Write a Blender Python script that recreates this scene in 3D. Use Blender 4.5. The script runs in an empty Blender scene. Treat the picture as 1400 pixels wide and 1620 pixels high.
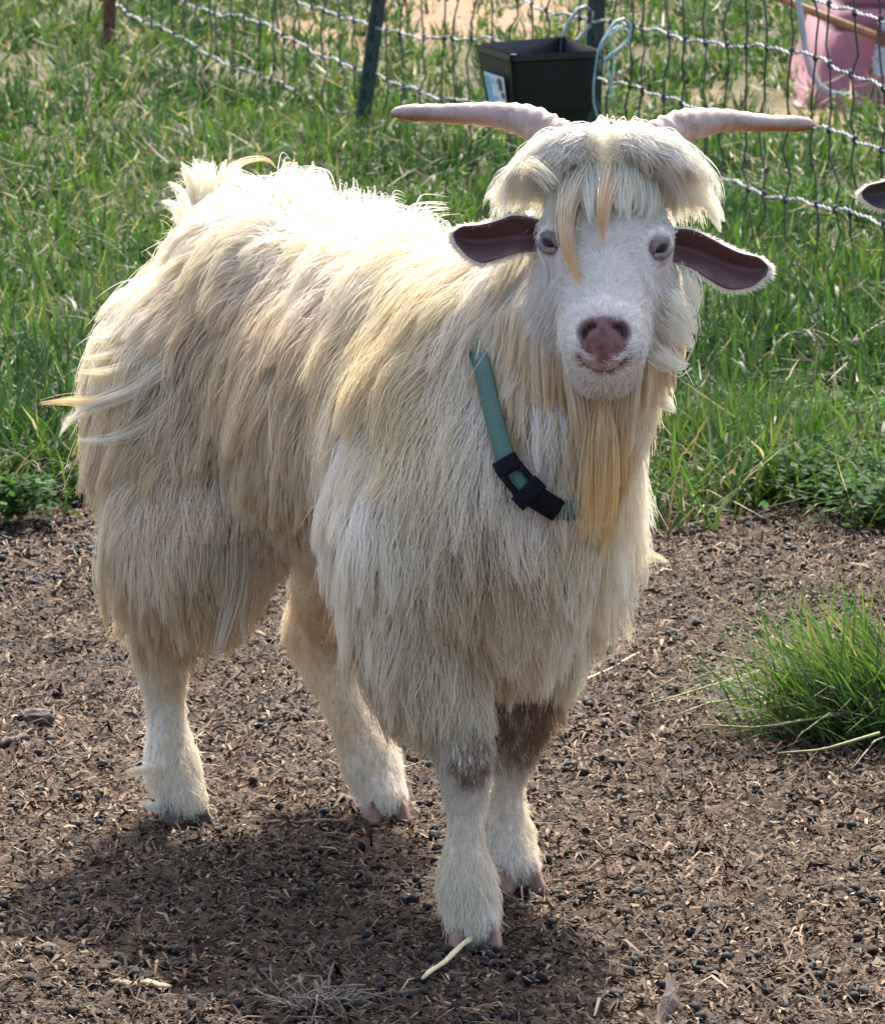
import bpy, bmesh, math, random
import numpy as np
from mathutils import Vector, Matrix
from mathutils.bvhtree import BVHTree

rng = np.random.default_rng(7)
random.seed(7)
S = bpy.context.scene
COL = S.collection

# ------------------------------------------------------------------ camera, sky, sun, exposure
F = 7400.0                       # focal length in photo pixels (1400 x 1620)
CAM_H = 1.32
PITCH = math.atan(1339.0 / F)
cam = bpy.data.cameras.new('camera')
cam.sensor_fit = 'VERTICAL'
cam.sensor_height = 36.0
cam.lens = 36.0 * F / 1620.0
cam.clip_end = 600.0
cam.clip_start = 0.1
cam.dof.use_dof = True
cam.dof.focus_distance = 4.75
cam.dof.aperture_fstop = 36.0
cam_ob = bpy.data.objects.new('camera', cam)
cam_ob.location = (0, 0, CAM_H)
cam_ob.rotation_euler = (math.pi / 2 - PITCH, 0, 0)
COL.objects.link(cam_ob)
S.camera = cam_ob

SUN_AZ, SUN_EL = math.radians(9), math.radians(53)     # behind the goat, a little to its left
world = bpy.data.worlds.new('World')
S.world = world
world.use_nodes = True
wn = world.node_tree.nodes
sky = wn.new('ShaderNodeTexSky')
sky.sky_type = 'NISHITA'
sky.sun_disc = False
sky.sun_elevation = SUN_EL
sky.sun_rotation = SUN_AZ
sky.air_density = 1.0
sky.dust_density = 5.0
world.node_tree.links.new(sky.outputs[0], wn['Background'].inputs[0])
wn['Background'].inputs[1].default_value = 0.15
sun = bpy.data.lights.new('sun', 'SUN')
sun.energy = 2.8
sun.angle = math.radians(0.53)
sun.color = (1.0, 0.92, 0.79)
sun_ob = bpy.data.objects.new('sun', sun)
sd = Vector((math.sin(SUN_AZ) * math.cos(SUN_EL), math.cos(SUN_AZ) * math.cos(SUN_EL), math.sin(SUN_EL)))
sun_ob.rotation_euler = sd.to_track_quat('Z', 'Y').to_euler()
sun_ob.location = (3, 10, 12)
COL.objects.link(sun_ob)
S.view_settings.view_transform = 'Standard'
S.view_settings.look = 'None'
S.view_settings.gamma = 1.0
S.view_settings.use_curve_mapping = False
S.view_settings.exposure = 1.68
cy = S.cycles
cy.max_bounces = 12
cy.diffuse_bounces = 8
cy.glossy_bounces = 3
cy.transmission_bounces = 8
cy.transparent_max_bounces = 8
cy.caustics_reflective = False
cy.caustics_refractive = False
cy.sample_clamp_indirect = 4.0
cy.use_denoising = True
try:
    cy.denoiser = 'OPENIMAGEDENOISE'
except Exception:
    pass
try:
    S.cycles_curves.shape = 'RIBBONS'
    S.cycles_curves.subdivisions = 2
except Exception:
    pass

# ------------------------------------------------------------------ photo pixel <-> place
cp, sp = math.cos(PITCH), math.sin(PITCH)
C0 = np.array([0, 0, CAM_H])
RX = np.array([1.0, 0, 0]); FW = np.array([0, cp, -sp]); UP = np.array([0, sp, cp])

def ray(u, v):
    return FW + RX * (u - 700) / F + UP * (810 - v) / F

def ground(u, v, z=0.0):
    d = ray(u, v)
    return C0 + d * ((z - CAM_H) / d[2])

def at_y(u, v, Y):
    d = ray(u, v)
    return C0 + d * (Y / d[1])

def proj(p):
    q = np.asarray(p) - C0
    z = q @ FW
    return np.stack([700 + F * (q @ RX) / z, 810 - F * (q @ UP) / z], -1)

# ------------------------------------------------------------------ helpers
def hash2(ix, iy, seed):
    h = (ix.astype(np.int64) * 374761393 + iy.astype(np.int64) * 668265263 + seed * 974634777) & 0x7fffffff
    h = ((h ^ (h >> 13)) * 1274126177) & 0x7fffffff
    return ((h ^ (h >> 16)) & 0xffff) / 65535.0

def vnoise(x, y, seed=0):
    x = np.asarray(x, float); y = np.asarray(y, float)
    ix = np.floor(x); iy = np.floor(y)
    fx = x - ix; fy = y - iy
    fx = fx * fx * (3 - 2 * fx); fy = fy * fy * (3 - 2 * fy)
    a = hash2(ix, iy, seed); b = hash2(ix + 1, iy, seed)
    c = hash2(ix, iy + 1, seed); d = hash2(ix + 1, iy + 1, seed)
    return a + (b - a) * fx + (c - a) * fy + (a - b - c + d) * fx * fy

def fbm(x, y, seed=0, oct=4):
    r = 0; amp = 0.5; f = 1.0
    for o in range(oct):
        r = r + amp * vnoise(x * f, y * f, seed + o * 17)
        amp *= 0.5; f *= 2.07
    return r

def norm(v):
    return v / np.maximum(np.linalg.norm(v, axis=-1, keepdims=True), 1e-9)

def tag(o, label=None, cat=None, group=None, kind=None):
    if label: o['label'] = label
    if cat: o['category'] = cat
    if group: o['group'] = group
    if kind: o['kind'] = kind
    return o

def link(name, data, parent=None):
    o = bpy.data.objects.new(name, data)
    COL.objects.link(o)
    if parent is not None:
        o.parent = parent
    return o

def mesh_np(name, verts, faces, mats=(), tint=None, smooth=True, mat_idx=None):
    """verts (n,3); faces: list of arrays (m,k)"""
    me = bpy.data.meshes.new(name)
    verts = np.asarray(verts, np.float32)
    me.vertices.add(len(verts))
    me.vertices.foreach_set('co', verts.ravel())
    loops = np.concatenate([np.asarray(f, np.int32).ravel() for f in faces])
    tot = np.concatenate([np.full(len(f), np.asarray(f).shape[1], np.int32) for f in faces])
    start = np.concatenate([[0], np.cumsum(tot)[:-1]]).astype(np.int32)
    me.loops.add(len(loops))
    me.loops.foreach_set('vertex_index', loops)
    me.polygons.add(len(tot))
    me.polygons.foreach_set('loop_start', start)
    me.polygons.foreach_set('loop_total', tot)
    if smooth:
        me.polygons.foreach_set('use_smooth', np.ones(len(tot), bool))
    if mat_idx is not None:
        me.polygons.foreach_set('material_index', np.asarray(mat_idx, np.int32))
    me.update(calc_edges=True)
    if tint is not None:
        a = me.attributes.new('tint', 'FLOAT_COLOR', 'POINT')
        t = np.ones((len(verts), 4), np.float32); t[:, :3] = tint
        a.data.foreach_set('color', t.ravel())
    for m in mats:
        me.materials.append(m)
    return me

class MB:
    """collects simple shapes for one mesh"""
    def __init__(self):
        self.v = []; self.f = []; self.mi = []
    def add(self, v, f, mi=0):
        b = len(self.v)
        self.v += [tuple(p) for p in v]
        self.f += [tuple(i + b for i in q) for q in f]
        self.mi += [mi] * len(f)
    def tube(self, pts, rad, n=6, mi=0, cap=True):
        pts = np.asarray(pts, float)
        k = len(pts)
        rad = np.broadcast_to(np.asarray(rad, float), (k,))
        t = norm(np.gradient(pts, axis=0))
        up = np.array([0, 0, 1.0]) if abs(t[0][2]) < .9 else np.array([1.0, 0, 0])
        a = norm(np.cross(t[0], up)); v = []
        for i in range(k):
            a = norm(a - t[i] * (a @ t[i])); b = np.cross(t[i], a)
            for j in range(n):
                w = 2 * math.pi * j / n
                v.append(pts[i] + rad[i] * (math.cos(w) * a + math.sin(w) * b))
        f = []
        for i in range(k - 1):
            for j in range(n):
                f.append((i * n + j, i * n + (j + 1) % n, (i + 1) * n + (j + 1) % n, (i + 1) * n + j))
        if cap:
            f.append(tuple(range(n))[::-1]); f.append(tuple((k - 1) * n + j for j in range(n)))
        self.add(v, f, mi)
    def hexa(self, c8, mi=0):
        self.add(c8, [(0, 3, 2, 1), (4, 5, 6, 7), (0, 1, 5, 4), (1, 2, 6, 5), (2, 3, 7, 6), (3, 0, 4, 7)], mi)
    def box(self, c, s, mi=0, ax=None):
        c = np.asarray(c, float)
        ax = np.eye(3) if ax is None else np.asarray(ax)
        q = [(-1, -1, -1), (1, -1, -1), (1, 1, -1), (-1, 1, -1), (-1, -1, 1), (1, -1, 1), (1, 1, 1), (-1, 1, 1)]
        self.hexa([c + sum(a * b * d / 2 for a, b, d in zip(ax, s, k)) for k in q], mi)
    def mesh(self, name, mats, smooth=False, bevel=0):
        me = bpy.data.meshes.new(name)
        me.from_pydata([tuple(map(float, p)) for p in self.v], [], self.f)
        for m in mats: me.materials.append(m)
        me.polygons.foreach_set('material_index', self.mi)
        if smooth: me.polygons.foreach_set('use_smooth', [True] * len(me.polygons))
        if bevel:
            bm = bmesh.new(); bm.from_mesh(me)
            ed = [e for e in bm.edges if len(e.link_faces) == 2 and e.calc_face_angle(0) > .5]
            bmesh.ops.bevel(bm, geom=ed, offset=bevel, segments=2, affect='EDGES', profile=.6)
            bm.to_mesh(me); bm.free()
        me.update()
        return me

# ------------------------------------------------------------------ materials
def new_mat(name):
    m = bpy.data.materials.new(name)
    m.use_nodes = True
    nt = m.node_tree
    return m, nt, nt.nodes['Principled BSDF'], nt.nodes['Material Output']

def noise_node(nt, scale, detail=4, rough=.6, coord=None):
    n = nt.nodes.new('ShaderNodeTexNoise')
    n.inputs['Scale'].default_value = scale
    n.inputs['Detail'].default_value = detail
    n.inputs['Roughness'].default_value = rough
    if coord is not None: nt.links.new(coord, n.inputs['Vector'])
    return n

def ramp(nt, fac, stops):
    r = nt.nodes.new('ShaderNodeValToRGB')
    e = r.color_ramp.elements
    while len(e) < len(stops): e.new(.5)
    for k, (p, c) in zip(e, stops):
        k.position = p; k.color = (*c, 1)
    nt.links.new(fac, r.inputs[0])
    return r

def bump(nt, b, h, strength, dist):
    n = nt.nodes.new('ShaderNodeBump')
    n.inputs['Strength'].default_value = strength
    n.inputs['Distance'].default_value = dist
    nt.links.new(h, n.inputs['Height'])
    nt.links.new(n.outputs[0], b.inputs['Normal'])

def plain(name, c1, c2, scale=30, rough=.6, metal=0, bmp=.3, bd=.002, spec=.5, stops=(.35, .65)):
    m, nt, b, out = new_mat(name)
    tc = nt.nodes.new('ShaderNodeTexCoord')
    n = noise_node(nt, scale, 5, .65, tc.outputs['Object'])
    r = ramp(nt, n.outputs['Fac'], [(stops[0], c1), (stops[1], c2)])
    nt.links.new(r.outputs[0], b.inputs['Base Color'])
    b.inputs['Roughness'].default_value = rough
    b.inputs['Metallic'].default_value = metal
    b.inputs['Specular IOR Level'].default_value = spec
    if bmp: bump(nt, b, n.outputs['Fac'], bmp, bd)
    return m

def tinted(name, rough=.6, trans=0.0, spec=.3, ncol=None, tcol=(1, 1, 1)):
    """colour from the per-vertex tint, optional translucency"""
    m, nt, b, out = new_mat(name)
    a = nt.nodes.new('ShaderNodeAttribute'); a.attribute_name = 'tint'
    col = a.outputs['Color']
    if ncol:
        tc = nt.nodes.new('ShaderNodeTexCoord')
        n = noise_node(nt, ncol, 4, .6, tc.outputs['Object'])
        r = ramp(nt, n.outputs['Fac'], [(.3, (.6, .6, .6)), (.7, (1.25, 1.25, 1.25))])
        mx = nt.nodes.new('ShaderNodeMix'); mx.data_type = 'RGBA'; mx.blend_type = 'MULTIPLY'
        mx.inputs[0].default_value = 1
        nt.links.new(col, mx.inputs[6]); nt.links.new(r.outputs[0], mx.inputs[7])
        col = mx.outputs[2]
    nt.links.new(col, b.inputs['Base Color'])
    b.inputs['Roughness'].default_value = rough
    b.inputs['Specular IOR Level'].default_value = spec
    if trans:
        t = nt.nodes.new('ShaderNodeBsdfTranslucent')
        mc = nt.nodes.new('ShaderNodeMix'); mc.data_type = 'RGBA'; mc.blend_type = 'MULTIPLY'
        mc.inputs[0].default_value = 1; mc.inputs[7].default_value = (*tcol, 1)
        nt.links.new(col, mc.inputs[6]); nt.links.new(mc.outputs[2], t.inputs['Color'])
        ms = nt.nodes.new('ShaderNodeMixShader'); ms.inputs[0].default_value = trans
        nt.links.new(b.outputs[0], ms.inputs[1]); nt.links.new(t.outputs[0], ms.inputs[2])
        nt.links.new(ms.outputs[0], out.inputs['Surface'])
    return m

# ------------------------------------------------------------------ ground
def ground_z(x, y):
    x = np.asarray(x, float); y = np.asarray(y, float)
    near = np.clip((9 - y) / 2, 0, 1) * np.clip((y - 2.5), 0, 1)
    z = (fbm(x * 2.2, y * 2.2, 3) - .5) * .022 + (fbm(x * 16, y * 16, 5, 3) - .45) * .011 * near
    return z * np.clip((60 - np.abs(y)) / 30, 0, 1)

EDGE = np.array([(-600, 905), (-200, 870), (0, 832), (60, 806), (140, 790), (330, 800), (700, 830), (1030, 846), (1150, 824), (1300, 815), (1400, 832), (1700, 850), (2200, 900)], float)
EDGE_W = np.array([ground(u, v) for u, v in EDGE])

def grass_mask(x, y):
    """1 on the lawn, 0 on the bare dirt"""
    x = np.asarray(x, float); y = np.asarray(y, float)
    e = np.interp(x, EDGE_W[:, 0], EDGE_W[:, 1]) + (fbm(x * 5, y * 5 * 0 + 3.3, 41, 3) - .45) * .35
    m = np.clip((y - e) / .25 + .15, 0, 1)
    return m

def fence_side(x, y):
    """>0 beyond the fence"""
    a = ground(570, 200); b = ground(1400, 470)
    return (x - a[0]) * (b[1] - a[1]) * -1 + (y - a[1]) * (b[0] - a[0])

def bare_far(x, y):
    """bare tan patches beyond and around the fence"""
    p = proj(np.stack([x, y, np.zeros_like(x)], -1))
    u, v = p[..., 0], p[..., 1]
    r = 0
    for (cu, cv, ru, rv, w) in [(760, 25, 170, 38, 1.), (480, 55, 110, 26, .7), (640, 50, 70, 30, .7), (1290, 188, 150, 16, .9), (1120, 150, 60, 12, .4), (1390, 150, 60, 24, .8), (560, 92, 120, 16, .5), (900, -30, 400, 25, .7)]:
        r = np.maximum(r, w * np.exp(-((u - cu) / ru) ** 2 - ((v - cv) / rv) ** 2))
    return np.clip(r * 1.5 * (.55 + .9 * fbm(x * 7, y * 4, 77, 3)), 0, 1)

def axis(parts):
    return np.unique(np.concatenate([np.arange(a, b, s) for a, b, s in parts]))
gx = axis([(-150, -20, 10), (-20, -4, 1.5), (-4, -1.5, .2), (-1.5, 1.5, .011), (1.5, 4, .2), (4, 20, 1.5), (20, 151, 10)])
gy = axis([(-60, 0, 6), (0, 3.8, .3), (3.8, 7.8, .012), (7.8, 20, .12), (20, 40, 2), (40, 260, 12)])
GX, GY = np.meshgrid(gx, gy)
GZ = ground_z(GX, GY)
nx, ny = len(gx), len(gy)
idx = np.arange(nx * ny).reshape(ny, nx)
q = np.stack([idx[:-1, :-1], idx[:-1, 1:], idx[1:, 1:], idx[1:, :-1]], -1).reshape(-1, 4)
gm = grass_mask(GX, GY); bf = bare_far(GX, GY) * (GY < 40)
dirt = np.array([.056, .038, .027]); soil = np.array([.060, .062, .026]); tan = np.array([.25, .165, .105]); turf = np.array([.07, .105, .03])
big = np.clip((GY - 18) / 10, 0, 1) + np.clip((np.abs(GX) - 3) / 4, 0, 1)
gsoil = soil + (turf - soil) * np.clip(big, 0, 1)[..., None]
gt = dirt + (gsoil - dirt) * gm[..., None]
gt = gt + (tan - gt) * bf[..., None]
m, nt, b, out = new_mat('earth')
at = nt.nodes.new('ShaderNodeAttribute'); at.attribute_name = 'tint'
tc = nt.nodes.new('ShaderNodeTexCoord')
n1 = noise_node(nt, 9, 6, .7, tc.outputs['Object']); n2 = noise_node(nt, 160, 4, .7, tc.outputs['Object'])
r1 = ramp(nt, n1.outputs['Fac'], [(.3, (.7, .68, .66)), (.7, (1.3, 1.25, 1.2))])
r2 = ramp(nt, n2.outputs['Fac'], [(.35, (.45, .42, .4)), (.5, (1, 1, 1)), (.68, (1.9, 1.75, 1.55))])
mx = nt.nodes.new('ShaderNodeMix'); mx.data_type = 'RGBA'; mx.blend_type = 'MULTIPLY'; mx.inputs[0].default_value = 1
nt.links.new(at.outputs['Color'], mx.inputs[6]); nt.links.new(r1.outputs[0], mx.inputs[7])
mx2 = nt.nodes.new('ShaderNodeMix'); mx2.data_type = 'RGBA'; mx2.blend_type = 'MULTIPLY'; mx2.inputs[0].default_value = 1
nt.links.new(mx.outputs[2], mx2.inputs[6]); nt.links.new(r2.outputs[0], mx2.inputs[7])
nt.links.new(mx2.outputs[2], b.inputs['Base Color'])
b.inputs['Roughness'].default_value = .9
b.inputs['Specular IOR Level'].default_value = .2
bump(nt, b, n2.outputs['Fac'], .8, .006)
EARTH = m
me = mesh_np('ground', np.stack([GX, GY, GZ], -1).reshape(-1, 3), [q], [EARTH], gt.reshape(-1, 3))
tag(link('ground', me), 'bare brown earth of the pen running on under the grass', 'ground', kind='structure')

# ------------------------------------------------------------------ grass
PX_MARGIN = 1.3
def blades(base, height, lean_az, lean, width, curve, tint, bend_tip=0.0):
    """n blades of 3 segments each -> verts, quads, tris, tints"""
    n = len(base)
    d = np.stack([np.cos(lean_az), np.sin(lean_az), np.zeros(n)], -1)
    side_az = lean_az + math.pi / 2 + rng.normal(0, .9, n)
    sd_ = np.stack([np.cos(side_az), np.sin(side_az), np.zeros(n)], -1)
    V = np.zeros((n, 7, 3)); T = np.zeros((n, 7, 3))
    p = base.copy(); th = lean.copy()
    ks = [1.0, .92, .66]
    for i in range(4):
        if i < 3:
            w = width * ks[i] / 2
            V[:, 2 * i] = p - sd_ * w[:, None]; V[:, 2 * i + 1] = p + sd_ * w[:, None]
        else:
            V[:, 6] = p
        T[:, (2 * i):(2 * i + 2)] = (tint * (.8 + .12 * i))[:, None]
        stp = height / 3
        p = p + (d * np.sin(th)[:, None] + np.array([0, 0, 1.0]) * np.cos(th)[:, None]) * stp[:, None]
        p[:, 2] = np.maximum(p[:, 2], .006)
        th = th + curve
    o = (np.arange(n) * 7)[:, None]
    quads = np.concatenate([o + np.array([[0, 1, 3, 2]]), o + np.array([[2, 3, 5, 4]])])
    tris = o + np.array([[4, 5, 6]])
    return V.reshape(-1, 3), quads, tris, T.reshape(-1, 3)

def join_np(parts):
    vs, qs, ts, cs, o = [], [], [], [], 0
    for v, q_, t_, c in parts:
        vs.append(v); qs.append(q_ + o); ts.append(t_ + o); cs.append(c); o += len(v)
    return np.concatenate(vs), [np.concatenate(qs), np.concatenate(ts)], np.concatenate(cs)

GREENS = np.array([[.018, .046, .013], [.030, .070, .020], [.043, .092, .022], [.036, .088, .016], [.072, .124, .027], [.062, .090, .042]])
DRY = np.array([[.30, .25, .15], [.22, .18, .11], [.16, .13, .08], [.36, .33, .24]])

def in_zone(n, y0, y1):
    y = rng.uniform(y0, y1, n)
    hw = .0955 * y + PX_MARGIN * .55 + .1
    x = rng.uniform(-1, 1, n) * hw
    return x, y

def tuft_field(ntuft, per, y0, y1, hmul=1.0, wmul=1.0, outer=0.0):
    x, y = in_zone(ntuft, y0, y1)
    if outer: x = np.sign(x) * (.0955 * y + .8 + rng.uniform(0, outer, ntuft))
    keep = rng.uniform(0, 1, ntuft) < grass_mask(x, y) * (1 - .85 * bare_far(x, y)) * np.clip(-.25 + 2.0 * fbm(x * 4.2, y * 2.2, 11, 3), .12, 1)
    x, y = x[keep], y[keep]
    k = len(x)
    hN = .55 + 1.0 * fbm(x * 1.7, y * 1.1, 21, 3)
    cN = fbm(x * 2.6, y * 1.4, 31, 3)
    reps = rng.poisson(per, k) + 2
    i = np.repeat(np.arange(k), reps)
    n = len(i)
    rad = np.abs(rng.normal(0, .026, n)); az = rng.uniform(0, 2 * math.pi, n)
    bx = x[i] + rad * np.cos(az); by = y[i] + rad * np.sin(az)
    taz = rng.uniform(0, 2 * math.pi, k)[i]
    laz = np.where(rng.uniform(size=n) < .55, az + rng.normal(0, .5, n), taz + rng.normal(0, .6, n))
    h = .085 * hmul * hN[i] * rng.uniform(.45, 1.25, n)
    ci = np.clip((cN[i] * 1.9 - .35 + rng.normal(0, .22, n)) * 6, 0, 5).astype(int)
    col = GREENS[ci] * rng.uniform(.7, 1.3, (n, 1)) * rng.uniform(.9, 1.1, (n, 3))
    dry = rng.uniform(size=n) < np.clip(.04 + .30 * fbm(x[i] * 1.3, y[i] * 1.1, 51, 2), 0, .35)
    col[dry] = DRY[rng.integers(0, 4, dry.sum())] * rng.uniform(.7, 1.1, (dry.sum(), 1))
    lean = np.abs(rng.normal(.42, .36, n)) + dry * .5
    cur = rng.normal(.25, .28, n)
    w = .0068 * wmul * rng.uniform(.4, 1.4, n) * np.where(dry, .6, 1)
    base = np.stack([bx, by, ground_z(bx, by) - .004], -1)
    return blades(base, h, laz, lean, w, cur, col)

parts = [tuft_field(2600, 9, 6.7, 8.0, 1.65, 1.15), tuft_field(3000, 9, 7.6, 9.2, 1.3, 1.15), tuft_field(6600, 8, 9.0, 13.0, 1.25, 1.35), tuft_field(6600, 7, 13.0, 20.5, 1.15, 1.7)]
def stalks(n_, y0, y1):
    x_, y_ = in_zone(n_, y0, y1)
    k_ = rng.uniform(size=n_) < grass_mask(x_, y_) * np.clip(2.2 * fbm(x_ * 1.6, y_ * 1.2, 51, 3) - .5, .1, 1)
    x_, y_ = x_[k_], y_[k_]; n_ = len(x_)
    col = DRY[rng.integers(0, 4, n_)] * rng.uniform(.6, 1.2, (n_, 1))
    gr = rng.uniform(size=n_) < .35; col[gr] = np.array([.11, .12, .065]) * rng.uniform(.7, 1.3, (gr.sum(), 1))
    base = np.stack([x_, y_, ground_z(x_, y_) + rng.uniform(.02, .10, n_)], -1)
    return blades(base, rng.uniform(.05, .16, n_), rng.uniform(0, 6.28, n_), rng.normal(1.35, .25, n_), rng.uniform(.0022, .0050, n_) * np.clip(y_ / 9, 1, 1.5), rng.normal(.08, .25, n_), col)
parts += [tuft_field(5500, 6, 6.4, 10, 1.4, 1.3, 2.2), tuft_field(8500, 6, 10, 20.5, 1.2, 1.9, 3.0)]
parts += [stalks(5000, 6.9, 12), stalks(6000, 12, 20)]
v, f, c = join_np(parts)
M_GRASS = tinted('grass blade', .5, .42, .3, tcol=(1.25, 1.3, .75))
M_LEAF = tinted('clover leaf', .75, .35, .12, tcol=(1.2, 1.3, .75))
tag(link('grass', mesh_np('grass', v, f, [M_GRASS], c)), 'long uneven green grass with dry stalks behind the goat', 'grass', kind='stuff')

# long bent blades that hang over the dirt at the lawn's edge, and sprawling stems
def edge_blades(n):
    x = rng.uniform(-1.3, 1.5, n)
    e = np.interp(x, EDGE_W[:, 0], EDGE_W[:, 1])
    y = e + rng.normal(.18, .14, n)
    az = rng.normal(-math.pi / 2, .9, n)
    h = rng.uniform(.09, .2, n)
    col = GREENS[rng.integers(0, 6, n)] * rng.uniform(.6, 1.1, (n, 1))
    d = rng.uniform(size=n) < .14
    col[d] = DRY[rng.integers(0, 4, d.sum())] * .8
    return blades(np.stack([x, y, ground_z(x, y)], -1), h, az, rng.uniform(.3, .9, n), rng.uniform(.003, .007, n), rng.uniform(.2, .6, n), col)
v, f, c = join_np([edge_blades(1500)])
tag(link('grass_fringe', mesh_np('grass_fringe', v, f, [M_GRASS], c)), 'long bent grass blades hanging over the bare earth edge', 'grass', kind='stuff')

# low broad-leaved weeds and clover between the blades
def leaves(n, y0, y1, spots=None):
    if spots is None:
        x, y = in_zone(n, y0, y1)
        k = rng.uniform(size=n) < grass_mask(x, y) * np.clip(3.2 * (fbm(x * 1.9, y * 1.2, 61, 3) - .42), 0, 1)
        x, y = x[k], y[k]
    else:
        i = rng.integers(0, len(spots), n)
        s_ = np.array(spots)
        x = s_[i, 0] + rng.normal(0, 1, n) * s_[i, 2]; y = s_[i, 1] + rng.normal(0, 1, n) * s_[i, 2]
    n = len(x)
    z = rng.uniform(.015, .075, n)
    az = rng.uniform(0, 6.28, n); L = rng.uniform(.008, .02, n); W = L * rng.uniform(.35, .6, n)
    tl = rng.normal(.1, .35, n)
    d = np.stack([np.cos(az) * np.cos(tl), np.sin(az) * np.cos(tl), np.sin(tl)], -1)
    s_ = np.stack([-np.sin(az), np.cos(az), rng.normal(0, .3, n)], -1)
    p = np.stack([x, y, z], -1)
    V = np.stack([p, p + d * (L * .5)[:, None] - s_ * W[:, None], p + d * L[:, None], p + d * (L * .5)[:, None] + s_ * W[:, None]], 1)
    col = np.array([.042, .095, .028]) * rng.uniform(.6, 1.5, (n, 1)) * rng.uniform(.85, 1.15, (n, 3))
    return V.reshape(-1, 3), (np.arange(n) * 4)[:, None] + np.arange(4)[None], np.zeros((0, 3), int), np.repeat(col, 4, 0)
sp_ = []
for (u, vv, r) in [(1330, 800, .07), (1290, 780, .06), (1250, 770, .05), (1370, 780, .07), (1190, 330, .12), (1230, 360, .12), (1130, 345, .1), (30, 620, .12), (1380, 830, .05), (30, 830, .03), (1340, 700, .1)]:
    g = ground(u, vv); sp_.append((g[0], g[1], r))
pl = [leaves(26000, 7, 20), leaves(5000, 0, 0, sp_)]
v, f, c = join_np(pl)
tag(link('clover', mesh_np('clover', v, f[:1], [M_LEAF], c)), 'small-leaved weeds and clover among the grass blades', 'weeds', kind='stuff')

# ------------------------------------------------------------------ litter on the bare earth
M_CHIP = tinted('straw chips', .75, 0, .25)
def chips(n):
    y = rng.uniform(3.95, 7.5, n); x = rng.uniform(-1, 1, n) * (.0955 * y + .45)
    k = rng.uniform(size=n) > grass_mask(x, y) * .85
    x, y = x[k], y[k]; n = len(x)
    kd = rng.uniform(size=n)
    L = np.where(kd < .62, rng.gamma(3, .0020, n) + .002, np.where(kd < .92, rng.gamma(3, .0042, n) + .004, rng.uniform(.018, .042, n)))
    W = np.where(kd < .62, L * rng.uniform(.2, .7, n), np.where(kd < .92, L * rng.uniform(.08, .28, n), rng.uniform(.0010, .0022, n))); W = np.minimum(W, .0042)
    az = rng.uniform(0, 6.28, n); tl = rng.normal(0, .28, n)
    d = np.stack([np.cos(az) * np.cos(tl), np.sin(az) * np.cos(tl), np.sin(tl)], -1)
    s_ = np.stack([-np.sin(az), np.cos(az), rng.normal(0, .5, n)], -1)
    p = np.stack([x, y, ground_z(x, y) + np.abs(rng.normal(.002, .0022, n)) + .001], -1)
    bow = (rng.uniform(-.25, .35, n) * L)[:, None] * np.array([0, 0, 1.0]) + s_ * (rng.normal(0, .14, n) * L)[:, None]
    V = np.stack([p - d * (L / 2)[:, None] - s_ * (W / 4)[:, None], p - d * (L / 2)[:, None] + s_ * (W / 4)[:, None],
                  p + bow - s_ * (W / 2)[:, None], p + bow + s_ * (W / 2)[:, None],
                  p + d * (L / 2)[:, None] - s_ * (W / 4)[:, None], p + d * (L / 2)[:, None] + s_ * (W / 4)[:, None]], 1)
    pal = np.array([[.105, .064, .040], [.165, .104, .064], [.062, .041, .028], [.245, .160, .098], [.030, .024, .020], [.32, .225, .14], [.43, .34, .225], [.09, .15, .04]])
    ci = rng.choice(8, n, p=[.27, .20, .19, .13, .12, .055, .030, .005])
    patch = np.clip(.55 + .9 * fbm(x * 4, y * 4, 91, 3), .5, 1.4)
    col = pal[ci] * np.array([.60, .585, .56]) * rng.uniform(.5, 1.5, (n, 1)) * patch[:, None]
    o = (np.arange(n) * 6)[:, None]
    return V.reshape(-1, 3), np.concatenate([o + np.array([[0, 1, 3, 2]]), o + np.array([[2, 3, 5, 4]])]), np.zeros((0, 3), int), np.repeat(col, 6, 0)
v, f, c = join_np([chips(190000)])
tag(link('litter', mesh_np('litter', v, f[:1], [M_CHIP], c, smooth=False)), 'trodden straw bits and wood fibre strewn over bare earth', 'litter', kind='stuff')

# droppings: the nearest 300 in view singly, the rest as one mass
M_DROP = plain('dropping', (.010, .009, .009), (.026, .021, .018), 60, .62, 0, .35, .0015, .22)
def drop_mesh(seed):
    bm = bmesh.new(); bmesh.ops.create_icosphere(bm, subdivisions=2, radius=1)
    r = random.Random(seed)
    k = [Vector((r.gauss(0, 1), r.gauss(0, 1), r.gauss(0, 1))).normalized() for _ in range(3)]
    for vv in bm.verts:
        dnt = sum(max(0, vv.co.normalized().dot(a) - .55) for a in k)
        vv.co *= 1 - .28 * dnt
        vv.co.x *= r.choice((1, 1)) * 1.25
        if vv.co.x > .8: vv.co.yz = vv.co.yz * .8 if hasattr(vv.co, 'yz') else vv.co.yz
    me_ = bpy.data.meshes.new('dropping'); bm.to_mesh(me_); bm.free()
    me_.polygons.foreach_set('use_smooth', [True] * len(me_.polygons)); me_.materials.append(M_DROP)
    return me_
DROPS = [drop_mesh(i) for i in range(5)]
n = 5000
y = rng.uniform(3.95, 7.6, n); x = rng.uniform(-1, 1, n) * (.0955 * y + .45)
k = rng.uniform(size=n) < np.clip((1 - grass_mask(x, y)) * np.clip(2.6 * (fbm(x * 3.1, y * 3.1, 101, 3) - .28), .12, 1), 0, 1)
x, y = x[k], y[k]
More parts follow.
